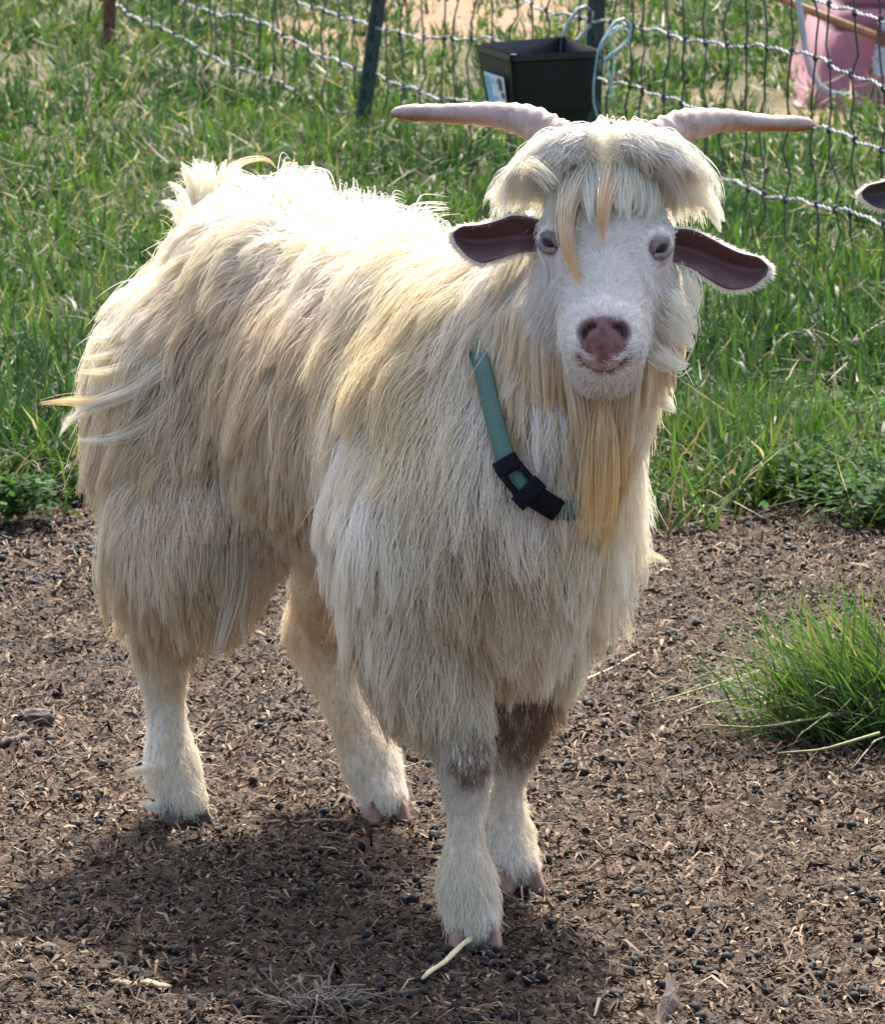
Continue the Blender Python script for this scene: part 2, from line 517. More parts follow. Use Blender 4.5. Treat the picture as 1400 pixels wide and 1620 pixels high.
# some pellets lie together in little groups
ex = rng.integers(0, len(x), 700)
x = np.concatenate([x, x[ex] + rng.normal(0, .018, 700)]); y = np.concatenate([y, y[ex] + rng.normal(0, .018, 700)])
pr = proj(np.stack([x, y, 0 * x], -1))
vis = (pr[:, 0] > 5) & (pr[:, 0] < 1395) & (pr[:, 1] < 1615)
order = np.argsort(np.where(vis, y, 99))
for j, i in enumerate(order[:300]):
    r_ = rng.uniform(.0043, .0062)
    o = link('dropping', DROPS[j % 5])
    o.location = (x[i], y[i], float(ground_z(x[i], y[i])) + r_ * .75)
    o.rotation_euler = (rng.uniform(-.5, .5), rng.uniform(-.5, .5), rng.uniform(0, 6.28))
    o.scale = (r_, r_, r_)
    tag(o, 'small round black dropping lying on the bare brown earth', 'dropping', 'droppings scattered over the bare earth')
base_co = []
for d_ in DROPS:
    a = np.zeros(len(d_.vertices) * 3); d_.vertices.foreach_get('co', a); base_co.append(a.reshape(-1, 3))
tri = np.array([p.vertices[:] for p in DROPS[0].polygons])
vs, fs, o_ = [], [], 0
for j, i in enumerate(order[300:]):
    r_ = rng.uniform(.004, .0062); a = rng.uniform(0, 6.28)
    bco = base_co[j % 5] * r_
    ca, sa = math.cos(a), math.sin(a)
    bco = np.stack([bco[:, 0] * ca - bco[:, 1] * sa, bco[:, 0] * sa + bco[:, 1] * ca, bco[:, 2]], -1)
    vs.append(bco + [x[i], y[i], float(ground_z(x[i], y[i])) + r_ * .7]); fs.append(tri + o_); o_ += len(bco)
tag(link('dropping_scatter', mesh_np('dropping_scatter', np.concatenate(vs), [np.concatenate(fs)], [M_DROP])), 'scatter of black droppings over the earth behind the goat', 'droppings', kind='stuff')

# single pieces of straw and wood
M_STRAW = plain('straw', (.58, .47, .24), (.70, .60, .36), 120, .6)
M_WOOD = plain('dry wood', (.22, .13, .075), (.36, .25, .15), 60, .75, 0, .5)
M_BARK = plain('dark bark', (.03, .022, .018), (.07, .05, .04), 70, .8, 0, .8, .003)
M_FIBRE = plain('dead roots', (.11, .085, .062), (.24, .19, .14), 60, .85)
def gp(u, v, dz=0.0):
    g = ground(u, v); g[2] = float(ground_z(g[0], g[1])) + dz
    return g
def stick(name, pts, rad, mat, label, cat, dz=.006, flat=1.0):
    mb = MB()
    P_ = np.array([gp(u, v, dz) for u, v in pts])
    t = np.linspace(0, 1, len(P_)); tt = np.linspace(0, 1, 9)
    Q = np.stack([np.interp(tt, t, P_[:, k]) for k in range(3)], -1)
    Q[1:-1] += rng.normal(0, rad * .25, (7, 3))
    rr = rad * (1 + rng.normal(0, .12, 9)); rr[0] *= .55; rr[-1] *= .5
    mb.tube(Q, rr, 7)
    if flat != 1:
        zc = np.mean(Q[:, 2]); mb.v = [(p[0], p[1], zc + (p[2] - zc) * flat) for p in mb.v]
    return tag(link(name, mb.mesh(name, [mat], True)), label, cat)
stick('straw', [(668, 1574), (700, 1548), (735, 1512), (768, 1490)], .0030, M_STRAW, 'pale yellow bent straw touching the goat\'s front hoof', 'straw', .013)
stick('wood_chip', [(176, 1560), (220, 1562), (272, 1567)], .0075, M_WOOD, 'flat tan splinter of wood lying alone on the earth', 'wood chip', .004, .4)
stick('wood_strip', [(415, 1306), (500, 1303), (560, 1302)], .004, M_WOOD, 'thin tan strip of wood between the two hind hooves', 'wood strip', .004, .6)
stick('twig', [(-30, 1192), (10, 1184), (47, 1177)], .006, M_BARK, 'thick black twig end lying on the earth', 'twig', .006)
mb = MB()
for i in range(5):
    a0 = gp(1040 + rng.normal(0, 4), 1622 + rng.normal(0, 3), -.003); a1 = gp(1056 + rng.normal(0, 7), 1600 + rng.normal(0, 6), .012 + rng.normal(0, .003)); a2 = gp(1066 + rng.normal(0, 7), 1582 + rng.normal(0, 6), .020 + rng.normal(0, .004))
    mb.tube([a0, a1, a2], [.006, .0055 + rng.normal(0, .001), .0022], 5)
tag(link('bark_piece', mb.mesh('bark_piece', [M_BARK], False)), 'jagged dark piece of bark sticking up from the earth', 'bark')
stick('root_twig', [(575, 1590), (620, 1586), (672, 1580)], .0045, M_BARK, 'dark brown twig running from the dead root clump', 'twig', .005)
stick('dry_stem', [(685, 1588), (730, 1602), (772, 1612)], .0018, M_WOOD, 'thin brown dry stem below the pale straw', 'stem', .004)
stick('straw_stalk', [(905, 1085), (960, 1062), (1010, 1030)], .002, M_STRAW, 'long thin straw stalk beside the green grass tussock', 'straw', .004)
mb = MB()
clod_c = gp(62, 1152, .012)
bm = bmesh.new(); bmesh.ops.create_icosphere(bm, subdivisions=3, radius=1)
for vv in bm.verts:
    vv.co *= .8 + .5 * float(fbm(vv.co.x * 2 + 5, vv.co.y * 2 + vv.co.z * 3, 7, 3))
    vv.co = Vector((vv.co.x * .018, vv.co.y * .016, vv.co.z * .014)) + Vector(clod_c)
me = bpy.data.meshes.new('clod'); bm.to_mesh(me); bm.free(); me.materials.append(M_BARK)
tag(link('dirt_clod', me), 'crumbly dark clod of earth above the black twig', 'clod')
# dead root clump at the bottom
rc = tag(link('root_clump', None), 'clump of dead grey-brown grass roots half sunk in the earth', 'root clump')
c0 = gp(500, 1606)
rc.location = c0
mb = MB()
for i in range(130):
    a = rng.uniform(0, 6.28); r0 = abs(rng.normal(0, .022)); L = rng.uniform(.02, .065); a2 = rng.uniform(0, 6.28); up_ = rng.uniform(.1, 1)
    p0 = np.array([r0 * math.cos(a), r0 * math.sin(a), .002]); d_ = norm(np.array([math.cos(a2), math.sin(a2), up_]))
    pts = [p0, p0 + d_ * L * .5, p0 + d_ * L + np.array([0, 0, -L * .3])]
    pts[1] = pts[1] + rng.normal(0, .006, 3); pts[2] = pts[2] + rng.normal(0, .009, 3)
    pts = [np.array([p[0], p[1], max(p[2], .001)]) for p in pts]
    mb.tube(pts, [.0016, .0013, .0006], 4)
tag(link('root_fibre', mb.mesh('root_fibre', [M_FIBRE], True), rc), kind='stuff')
mb = MB(); mb.tube([(-.03, .0, .004), (.0, -.01, .012), (.04, .006, .008), (.06, .012, .003)], [.004, .007, .006, .002], 7)
link('root_stub', mb.mesh('root_stub', [M_BARK], True), rc)

# the tussock on the right
tus = tag(link('grass_tussock', None), 'green grass tussock sprawling alone on the bare earth', 'grass tussock')
t0 = gp(1378, 1160); tus.location = t0
def tussock(n, seed):
    sx = rng.normal(.02, .065, n); sy = rng.normal(.01, .05, n)
    az = np.where(rng.uniform(size=n) < .7, rng.normal(math.pi * 1.02, .45, n), rng.uniform(0, 6.28, n))
    h = rng.uniform(.08, .23, n)
    col = GREENS[rng.integers(1, 6, n)] * rng.uniform(1.0, 1.9, (n, 1))
    d = rng.uniform(size=n) < .13
    col[d] = DRY[rng.integers(0, 4, d.sum())]
    return blades(np.stack([sx, sy, 0 * sx], -1), h, az, np.abs(rng.normal(.55, .35, n)), rng.uniform(.0025, .0055, n), rng.normal(.28, .18, n), col)
v, f, c = join_np([tussock(1300, 1)])
tag(link('blade', mesh_np('blade', v, f, [M_GRASS], c), tus), kind='stuff')
mb = MB()
for (pts) in [[(1330, 1130), (1230, 1085), (1120, 1110), (1010, 1135)], [(1340, 1150), (1240, 1140), (1130, 1135), (1060, 1150)], [(1350, 1180), (1200, 1190), (1110, 1165)], [(1390, 1215), (1300, 1222), (1230, 1214)], [(1320, 1120), (1220, 1020)]]:
    P_ = np.array([gp(u, vv, .012) for u, vv in pts]) - t0
    P_[:, 2] += np.linspace(.03, .004, len(P_))
    t = np.linspace(0, 1, len(P_)); tt = np.linspace(0, 1, 8)
    Q = np.stack([np.interp(tt, t, P_[:, k]) for k in range(3)], -1)
    mb.tube(Q, np.linspace(.0022, .001, 8), 5)
link('stalk', mb.mesh('stalk', [plain('green stalk', (.16, .19, .06), (.30, .28, .13), 40, .6)], True), tus)

# white clover heads in the lawn
M_WHITE = plain('clover flower', (.45, .43, .34), (.62, .60, .52), 200, .8)
mb = MB()
for i in range(60):
    a = rng.uniform(0, 6.28); e = rng.uniform(-.4, 1.4)
    d_ = np.array([math.cos(a) * math.cos(e), math.sin(a) * math.cos(e), math.sin(e)])
    mb.tube([d_ * .003, d_ * .007, d_ * .010], [.0012, .0018, .0004], 4)
fl_me = mb.mesh('flower_head', [M_WHITE], True)
mb = MB(); mb.tube([(0, 0, -.09), (.004, .002, -.045), (0, 0, 0)], [.001, .001, .001], 4)
st_me = mb.mesh('stem', [plain('flower stem', (.08, .15, .04), (.11, .2, .05), 50)], True)
for (u, vv, hz) in [(140, 395, .09), (32, 435, .09), (68, 325, .085), (690, 310, .09), (1262, 500, .09)]:
    g = gp(u, vv + 62, hz)
    e_ = tag(link('clover_flower', None), 'small white clover flower standing in the grass', 'flower', 'white clover flowers in the lawn')
    e_.location = g; e_.rotation_euler = (0, 0, rng.uniform(0, 6)); e_.scale = (.6,) * 3
    link('flower_head', fl_me, e_); link('stem', st_me, e_)

# ------------------------------------------------------------------ fence
M_WIRE = plain('galvanised wire', (.12, .125, .135), (.33, .34, .36), 25, .5, .4, .2)
M_STAY = plain('weathered stay wire', (.022, .023, .026), (.06, .06, .064), 90, .55, .2, .2)
M_TPOST = plain('green post paint', (.010, .026, .022), (.022, .045, .038), 30, .5, 0, .3)
M_RUST = plain('rusty post steel', (.08, .035, .022), (.16, .075, .045), 40, .8, .2, .5)
FB = [(60, -20, .12), (215, 85, .13), (575, 200, .02), (925, 302, .02), (1400, 478, .02), (1760, 610, .02), (2300, 800, .02)]   # base line in the photo, lift of the lowest wire
FBW = np.array([ground(u, vv) for u, vv, _ in FB]); FBL = np.array([l for _, _, l in FB])
seg = np.concatenate([[0], np.cumsum(np.linalg.norm(np.diff(FBW, axis=0), axis=1))])
def fence_pt(s, h):
    p = np.array([np.interp(s, seg, FBW[:, k]) for k in range(3)])
    lift = np.interp(s, seg, FBL)
    p[2] = lift + h * (1 - lift * .3)
    return p
fence = tag(link('wire_fence', None), 'sagging woven wire fence with knotted square mesh crossing behind the goat', 'fence')
HW = [0, .148, .296, .446, .60, .76, .93]
SL = seg[-2]
sag = lambda s, k: .012 * math.sin(s * 2.3 + k * 1.7) + .008 * math.sin(s * 5.1 + k) - .012 * abs(math.sin(s * 1.3))
stay_s = np.arange(.08, SL, .150)
for k, h in enumerate(HW):
    mb = MB()
    ss = np.arange(0, SL, .02)
    for strand in (0, 1):
        pts = []
        for s in ss:
            p = fence_pt(s, h + sag(s, k)); w = s * 105 + 2.5 * math.sin(s * 6 + k) + strand * math.pi
            p = p + np.array([.95, .3, 0]) * .0026 * math.cos(w) + np.array([0, 0, 1]) * .0030 * math.sin(w)
            p[2] += .0025 * math.sin(s * 42) + .004 * math.sin(s * 17 + k * 2.1)
            pts.append(p)
        mb.tube(pts, .0021, 5)
    link('line_wire', mb.mesh('line_wire', [M_WIRE], True), fence)
for j, s in enumerate(stay_s):
    mb = MB(); pts = []
    off = rng.normal(0, .02)
    for k, h in enumerate(HW):
        s_ = s + off + rng.normal(0, .016)
        p = fence_pt(s_, h + sag(s_, k))
        mb.tube([p + [0, 0, -.009], p + [0, 0, -.004], p + [0, 0, .004], p + [0, 0, .009]], [.003, .0072, .0072, .003], 6)
        if k:
            for t in (.3, .65):
                m_ = pts[-1] * (1 - t) + p * t if t == .3 else last * (1 - t) + p * t
                pts.append(m_ + np.append(rng.normal(0, .007, 2), 0))
        pts.append(p); last = p
    mb.tube(pts, .0026, 5)
    link('stay_wire', mb.mesh('stay_wire', [M_STAY], True), fence)

def t_post(base, height, mat, label, ang, tilt):
    e_ = tag(link('fence_post', None), label, 'fence post')
    e_.location = base; e_.rotation_euler = (tilt[0], tilt[1], ang)
    mb = MB()
    mb.box((0, 0, height / 2 - .15), (.046, .005, height + .3)); 
    mb.box((0, .021, height / 2 - .15), (.006, .0375, height + .3))
    link('post_rail', mb.mesh('post_rail', [mat], False, .001), e_)
    mb = MB(); mb.box((0, 0, 0), (.012, .0085, .022)); st_ = mb.mesh('post_stud', [mat], False, .002)
    for i in range(int(height / .055)):
        link('post_stud', st_, e_).location = (0, -.006, .05 + i * .055)
t_post(gp(172, 88), 1.25, M_RUST, 'rusty brown steel fence post standing alone in grass', .6, (0, .05))
t_post(gp(572, 206), 1.3, M_TPOST, 'dark green studded steel fence post away from the feed trough', .45, (0, .15))
p3 = gp(932, 300)
t_post(p3, 1.3, M_TPOST, 'dark green steel fence post behind the black trough', .25, (0, .035))

# black hook-over trough
ZR = .40
A_, B_, C_, D_ = [ground(u, vv, ZR) for u, vv in [(808, 87), (955, 80), (893, 57), (750, 69)]]
RIM = np.array([A_, B_, C_, D_])
cen = RIM.mean(0)
tr = tag(link('feed_trough', None), 'black plastic hook-over feed trough hanging on the wire fence', 'trough')
tr.location = (cen[0], cen[1], ZR - .20)
loc0 = np.array([cen[0], cen[1], ZR - .20])
bot = cen + (RIM - cen) * .70; bot[:, 2] = ZR - .205
inn = cen + (RIM - cen) * .965; inb = cen + (RIM - cen) * .67; inb[:, 2] = ZR - .198
M_BLK = plain('black plastic', (.008, .009, .012), (.016, .017, .020), 25, .42, 0, .15, .002, .45)
mb = MB()
rings = []
levels = [(1.0, 0), (1.0, -.016), (.965, -.020), (.90, -.08), (.83, -.14), (.72, -.195), (.66, -.206)]
vv_ = []
for sc_, dz in levels:
    r_ = cen + (RIM - cen) * sc_; r_[:, 2] = ZR + dz; vv_ += list(r_ - loc0)
for sc_, dz in [(.64, -.198), (.70, -.188), (.945, -.004), (.955, 0)]:
    r_ = cen + (RIM - cen) * sc_; r_[:, 2] = ZR + dz; vv_ += list(r_ - loc0)
fl = []
nl = 11
for i in range(nl):
    j = (i + 1) % nl
    if i == 6: continue
    for k in range(4):
        fl.append((i * 4 + k, j * 4 + k, j * 4 + (k + 1) % 4, i * 4 + (k + 1) % 4))
fl.append((24, 25, 26, 27)); fl.append((31, 30, 29, 28))
mb.add(vv_, fl)
me = mb.mesh('basin', [M_BLK], False)
bm = bmesh.new(); bm.from_mesh(me); bmesh.ops.recalc_face_normals(bm, faces=bm.faces)
ed = [e for e in bm.edges if len(e.link_faces) == 2 and abs((e.verts[0].co - e.verts[1].co).normalized().z) > .5]
bmesh.ops.bevel(bm, geom=ed, offset=.012, segments=3, affect='EDGES'); bm.to_mesh(me); bm.free()
link('basin', me, tr)
# label on the face between D and A
def facept(a, b, t, s):      # t along rim a->b, s down
    sc_ = 1.0 + (.74 - 1.0) * s
    ra = cen + (RIM[a] - cen) * sc_; rb = cen + (RIM[b] - cen) * sc_
    p = ra * (1 - t) + rb * t; p[2] = ZR - .018 - .18 * s
    return p
nrm = norm(np.cross(facept(3, 0, 1, .5) - facept(3, 0, 0, .5), facept(3, 0, .5, 1) - facept(3, 0, .5, 0)))
if nrm @ (cen - facept(3, 0, .5, .5)) > 0: nrm = -nrm
M_LAB = plain('label paper', (.62, .74, .80), (.72, .80, .84), 20, .5, 0, 0)
M_LABB = plain('label blue print', (.16, .42, .66), (.22, .5, .72), 60, .5, 0, 0)
M_LABD = plain('label dark print', (.05, .03, .03), (.16, .11, .09), 90, .5, 0, 0)
mb = MB()
def patch(t0_, s0_, t1_, s1_, off, mi):
    nn = 5; vq = []
    for i in range(nn + 1):
        for j in range(nn + 1):
            vq.append(facept(3, 0, t0_ + (t1_ - t0_) * i / nn, s0_ + (s1_ - s0_) * j / nn) + nrm * off - loc0)
    mb.add(vq, [(i * (nn + 1) + j, (i + 1) * (nn + 1) + j, (i + 1) * (nn + 1) + j + 1, i * (nn + 1) + j + 1) for i in range(nn) for j in range(nn)], mi)
patch(.28, .22, .86, .66, .010, 0)
patch(.30, .26, .44, .62, .0112, 1); patch(.50, .28, .56, .34, .0112, 1); patch(.48, .52, .60, .57, .0112, 1)
patch(.68, .25, .80, .42, .0112, 2); patch(.74, .44, .84, .52, .0112, 2); patch(.62, .30, .66, .33, .0112, 2)
tag(link('sticker', mb.mesh('sticker', [M_LAB, M_LABB, M_LABD], False), tr), 'pale blue printed sticker on the trough end')
M_HOOK = plain('grey steel hook', (.20, .22, .22), (.33, .35, .35), 60, .5, .1, .1)
away = norm((B_ + C_) / 2 - (A_ + D_) / 2)
for a in (C_ * .98 + B_ * .02, B_ * .97 + C_ * .03):
    mb = MB()
    p0 = a - away * .01 - loc0
    pts = [p0 + [0, 0, -.05], p0 + [0, 0, .0], p0 + away * .02 + [0, 0, .035], p0 + away * .05 + [0, 0, .066], p0 + away * .078 + [0, 0, .072], p0 + away * .098 + [0, 0, .055], p0 + away * .095 + [0, 0, .025], p0 + away * .05 + [0, 0, -.01], p0 + away * .015 + [0, 0, -.03]]
    mb.tube(pts, .0052, 7)
    link('hook', mb.mesh('hook', [M_HOOK], True), tr)
# baler twine hanging from the fence beside the trough
M_TWINE = plain('blue twine', (.22, .42, .42), (.38, .55, .52), 80, .7)
mb = MB()
Yt = float(B_[1]) - .03
for pts in [[(985, 40), (962, 62), (972, 95), (968, 130), (964, 160)], [(990, 45), (998, 62), (975, 80), (955, 95), (966, 118), (963, 150)], [(978, 38), (950, 66), (945, 95), (938, 140), (940, 175), (952, 200)]]:
    P_ = np.array([at_y(u, vv, Yt + rng.normal(0, .01)) for u, vv in pts])
    t = np.linspace(0, 1, len(P_)); tt = np.linspace(0, 1, 14)
    Q = np.stack([np.interp(tt, t, P_[:, k]) for k in range(3)], -1) + rng.normal(0, .002, (14, 3))
    mb.tube(Q, .0028, 5)
tag(link('baler_twine', mb.mesh('baler_twine', [M_TWINE], True)), 'pale blue-green twine knotted on the fence beside the trough', 'twine')

# upturned pink wheelbarrow beyond the fence
wb = tag(link('wheelbarrow', None), 'faded pink wheelbarrow lying upturned behind the wire fence', 'wheelbarrow')
w0 = gp(1262, 158); wb.location = w0
Yw = float(w0[1])
M_PINK = plain('faded pink plastic', (.20, .058, .085), (.29, .098, .125), 5, .55, 0, .1)
M_PINKD = plain('dark pink plastic', (.10, .025, .038), (.15, .04, .055), 8, .55, 0, .1)
M_GREY = plain('grey painted tube', (.30, .31, .36), (.42, .43, .48), 12, .5, .1, .2)
M_PLATE = plain('rusting grey plate', (.17, .08, .05), (.46, .47, .52), 9, .7, .1, .4, .002, .3, (.46, .52))
M_HANDLE = plain('wooden handle', (.25, .12, .055), (.36, .19, .09), 40, .6)
def wl(u, vv, dy=0.0): return at_y(u, vv, Yw + dy) - w0
mb = MB()
# tray: rim down on the grass, ribbed bottom up
W_, D2 = .62, .8
def tray_ring(x0, x1, y0, y1, z):
    r_ = []
    for (cx, cy_, a0) in [(x0, y0, 180), (x1, y0, 270), (x1, y1, 0), (x0, y1, 90)]:
        rr = .05
        for a in (0, 30, 60, 90):
            w = math.radians(a0 + a)
            r_.append((cx + (rr if cx == x0 else -rr) + rr * math.cos(w), cy_ + (rr if cy_ == y0 else -rr) + rr * math.sin(w), z))
    return r_
lv = [(-.02, .0), (0, .0), (0, .02), (.02, .03), (.05, .12), (.080, .218), (.100, .222), (.092, .240), (.115, .285), (.135, .289), (.127, .305), (.15, .36), (.19, .385)]
ring = []
for ins, z in lv:
    ring += tray_ring(ins, W_ - ins, -.25 + ins, D2 - ins, z)
nr = 16; fcs = []
for i in range(len(lv) - 1):
    for k in range(nr):
        fcs.append((i * nr + k, i * nr + (k + 1) % nr, (i + 1) * nr + (k + 1) % nr, (i + 1) * nr + k))
fcs.append(tuple((len(lv) - 1) * nr + k for k in range(nr)))
mb.add(ring, fcs)
mb.mi = [1 if 6 * nr <= i < 7 * nr or 9 * nr <= i < 10 * nr else 0 for i in range(len(fcs))]
link('tray', mb.mesh('tray', [M_PINK, M_PINKD], True), wb)
mb = MB(); mb.tube([wl(1262, -60, -.36), wl(1262, 0, -.36), wl(1269, 45, -.36), wl(1274, 85, -.36), wl(1282, 115, -.36), wl(1296, 136, -.36), wl(1315, 148, -.36), wl(1345, 151, -.35)], .0095, 9)
link('leg_tube', mb.mesh('leg_tube', [M_GREY], True), wb)
mb = MB(); mb.tube([wl(1150, -38, -.2), wl(1240, 0, -.2), wl(1306, 27, -.2), wl(1420, 70, -.2)], .013, 9)
link('handle', mb.mesh('handle', [M_HANDLE], True), wb)
mb = MB()
pts = [(1388, 32), (1404, 30), (1440, 60), (1440, 125), (1372, 118), (1384, 70)]
fr = [wl(u, vv, -.30) for u, vv in pts]; bk = [p + [0, .006, 0] for p in fr]
k = len(pts); mb.add(fr + bk, [tuple(range(k))[::-1], tuple(range(k, 2 * k))] + [(i, (i + 1) % k, k + (i + 1) % k, k + i) for i in range(k)])
link('leg_plate', mb.mesh('leg_plate', [M_PLATE], False), wb)
for (u, vv, r_) in [(1358, 152, .018), (1385, 150, .015), (1372, 160, .02)]:
    bm = bmesh.new(); bmesh.ops.create_icosphere(bm, subdivisions=2, radius=r_)
    for q_ in bm.verts: q_.co *= .8 + .4 * random.random(); q_.co.z *= .7
    me = bpy.data.meshes.new('stone'); bm.to_mesh(me); bm.free(); me.materials.append(plain('pale stone', (.30, .24, .2), (.42, .36, .3), 60, .8))
    g = gp(u, vv + 10, r_ * .4); o = link('stone', me); o.location = g
    tag(o, 'small pale stone on the ground under the wheelbarrow', 'stone', 'stones by the wheelbarrow')

# ------------------------------------------------------------------ the goat
FEET = {'RF': ground(750, 1497), 'LF': ground(822, 1408), 'RH': ground(292, 1302), 'LH': ground(612, 1300)}
GO = sum(FEET.values()) / 4
GTH = math.radians(-60.14)
GM = np.array([[math.cos(GTH), math.sin(GTH), 0], [-math.sin(GTH), math.cos(GTH), 0], [0, 0, 1.0]])   # rows: forward, left, up
def loc(p): return (np.asarray(p) - GO) @ GM.T
def wor(p): return np.asarray(p) @ GM + GO

# head frame (local): lateral, along the muzzle, out of the face
EYE_W = np.array([.1625, 4.64, .752])
fc = norm(np.array([-.035, -1.0, 0.0])); zz = np.array([0, 0, 1.0])
HLw = norm(np.array([1.0, -.035, -.022]))
HMw = norm(.67 * fc - .74 * zz); HNw = norm(np.cross(HMw, HLw)) 
if HNw[1] > 0: HNw = -HNw
HB = np.stack([HLw, HMw, HNw]) @ GM.T
EYE = loc(EYE_W)
MZ = .78
def hd(l, m, n_): return EYE + np.array([l, m * MZ if m > 0 else m, n_]) @ HB

VOX = .004
LO = np.array([-.56, -.28, -.012]); HI = np.array([.70, .28, .93])
DIM = np.ceil((HI - LO) / VOX).astype(int)
G = np.full(DIM, .06, np.float32)

def sub(lo, hi):
    a = np.maximum(np.floor((lo - LO) / VOX).astype(int), 0); b = np.minimum(np.ceil((hi - LO) / VOX).astype(int) + 1, DIM)
    ax_ = [LO[k] + VOX * np.arange(a[k], b[k]) for k in range(3)]
    P = np.stack(np.meshgrid(*ax_, indexing='ij'), -1).astype(np.float32)
    return tuple(slice(a[k], b[k]) for k in range(3)), P

def smin(a, b, k):
    h = np.clip(.5 + .5 * (b - a) / k, 0, 1)
    return b + (a - b) * h - k * h * (1 - h)

def ell(c, r, k=.04, basis=None, cut=False):
    c = np.asarray(c, float); r = np.asarray(r, float); R = r.max() + .055
    sl, P = sub(c - R, c + R)
    d = P - c
    if basis is not None: d = d @ np.asarray(basis).T.astype(np.float32)
    k0 = np.linalg.norm(d / r, axis=-1); k1 = np.linalg.norm(d / (r * r), axis=-1)
    s_ = (k0 * (k0 - 1) / np.maximum(k1, 1e-6)).astype(np.float32)
    G[sl] = -smin(-G[sl], s_, k) if cut else smin(G[sl], s_, k)

def cap(a, b, ra, rb, k=.04, cut=False):
    a = np.asarray(a, float); b = np.asarray(b, float); R = max(ra, rb) + .055
    sl, P = sub(np.minimum(a, b) - R, np.maximum(a, b) + R)
    ab = b - a
    t = np.clip((P - a) @ ab / max(ab @ ab, 1e-9), 0, 1)
    s_ = (np.linalg.norm(P - a - t[..., None] * ab, axis=-1) - (ra + (rb - ra) * t)).astype(np.float32)
    G[sl] = -smin(-G[sl], s_, k) if cut else smin(G[sl], s_, k)

# trunk
ell((.17, 0, .495), (.17, .118, .175)); ell((-.03, 0, .505), (.25, .138, .165)); ell((-.22, 0, .585), (.165, .112, .135))
ell((-.325, 0, .595), (.09, .10, .115)); ell((.11, 0, .625), (.14, .062, .078)); cap((-.29, 0, .650), (.10, 0, .645), .052, .050, .05)
cap((-.38, 0, .67), (-.425, 0, .715), .020, .010, .02)
for s_ in (-1, 1):
    ell((.215, s_ * .084, .45), (.085, .046, .13)); ell((-.33, s_ * .055, .45), (.08, .06, .10))
ell((.27, -.01, .43), (.085, .088, .115))
# neck
cap((.22, 0, .57), hd(0, -.085, -.11), .105, .066, .05)
cap((.31, -.005, .46), hd(0, -.03, -.125), .085, .052, .05)
# legs
LEGS = {
 'RF': [((.235, -.092, .43), .072), ((.235, -.098, .345), .052), ((.306, -.081, .215), .0215), ((.310, -.080, .190), .0205), ((.309, -.079, .165), .0165), ((.309, -.079, .085), .0165), ((.312, -.079, .062), .0225), ((.324, -.079, .032), .0225)],
 'LF': [((.20, .092, .43), .072), ((.195, .098, .345), .050), ((.156, .082, .200), .0225), ((.148, .081, .170), .0205), ((.140, .080, .145), .0165), ((.120, .079, .08), .0165), ((.122, .079, .06), .0225), ((.144, .079, .032), .0225)],
 'RH': [((-.30, -.085, .52), .10), ((-.225, -.108, .365), .082), ((-.295, -.105, .275), .048), ((-.362, -.103, .205), .026), ((-.352, -.103, .17), .021), ((-.335, -.103, .085), .0185), ((-.326, -.103, .060), .024), ((-.304, -.103, .030), .023)],
 'LH': [((-.30, .085, .52), .10), ((-.235, .108, .355), .078), ((-.30, .105, .27), .050), ((-.362, .103, .195), .029), ((-.335, .103, .165), .025), ((-.245, .103, .085), .0215), ((-.222, .103, .062), .026), ((-.194, .103, .030), .024)],
}
for k_, ch in LEGS.items():
    for (a, ra), (b, rb) in zip(ch[:-1], ch[1:]):
        cap(a, b, ra, rb, .02 if max(ra, rb) < .06 else .04)
# head
def hell(c, r, k=.02, cut=False): ell(hd(*c), r, k, HB, cut)
def hcap(a, b, ra, rb, k=.02, cut=False): cap(hd(*a), hd(*b), ra, rb, k, cut)
hell((0, -.072, -.052), (.060, .075, .055), .03)
hell((0, -.03, -.04), (.057, .06, .042), .03)
hcap((0, 0, -.05), (0, .098, -.04), .049, .035, .03)
hcap((0, -.02, -.030), (0, .095, -.024), .032, .024, .03)
hell((0, .112, -.040), (.0345, .034, .033), .02)
for s_ in (-1, 1):
    hcap((s_ * .022, -.0, -.10), (s_ * .008, .115, -.074), .036, .021, .03)
    hell((s_ * .038, -.002, -.085), (.026, .048, .036), .03)
    hell((s_ * .051, -.016, -.022), (.017, .024, .016), .015)
    hell((s_ * .017, .128, -.032), (.015, .014, .013), .012)
hell((0, .122, -.076), (.026, .026, .019), .015)
GR = np.stack(np.gradient(G, VOX), 0).astype(np.float32)
def samp(A, p):
    q_ = (p - LO) / VOX
    q_ = np.clip(q_, 0, np.array(DIM) - 1.001)
    i = q_.astype(int); f_ = (q_ - i).astype(np.float32)
    r = 0
    for dx in (0, 1):
        for dy in (0, 1):
            for dz in (0, 1):
                w = (f_[:, 0] if dx else 1 - f_[:, 0]) * (f_[:, 1] if dy else 1 - f_[:, 1]) * (f_[:, 2] if dz else 1 - f_[:, 2])
                r = r + w * A[..., i[:, 0] + dx, i[:, 1] + dy, i[:, 2] + dz]
    return r
def sdf(p): return samp(G, p)
def sgrad(p): return norm(samp(GR, p).T)

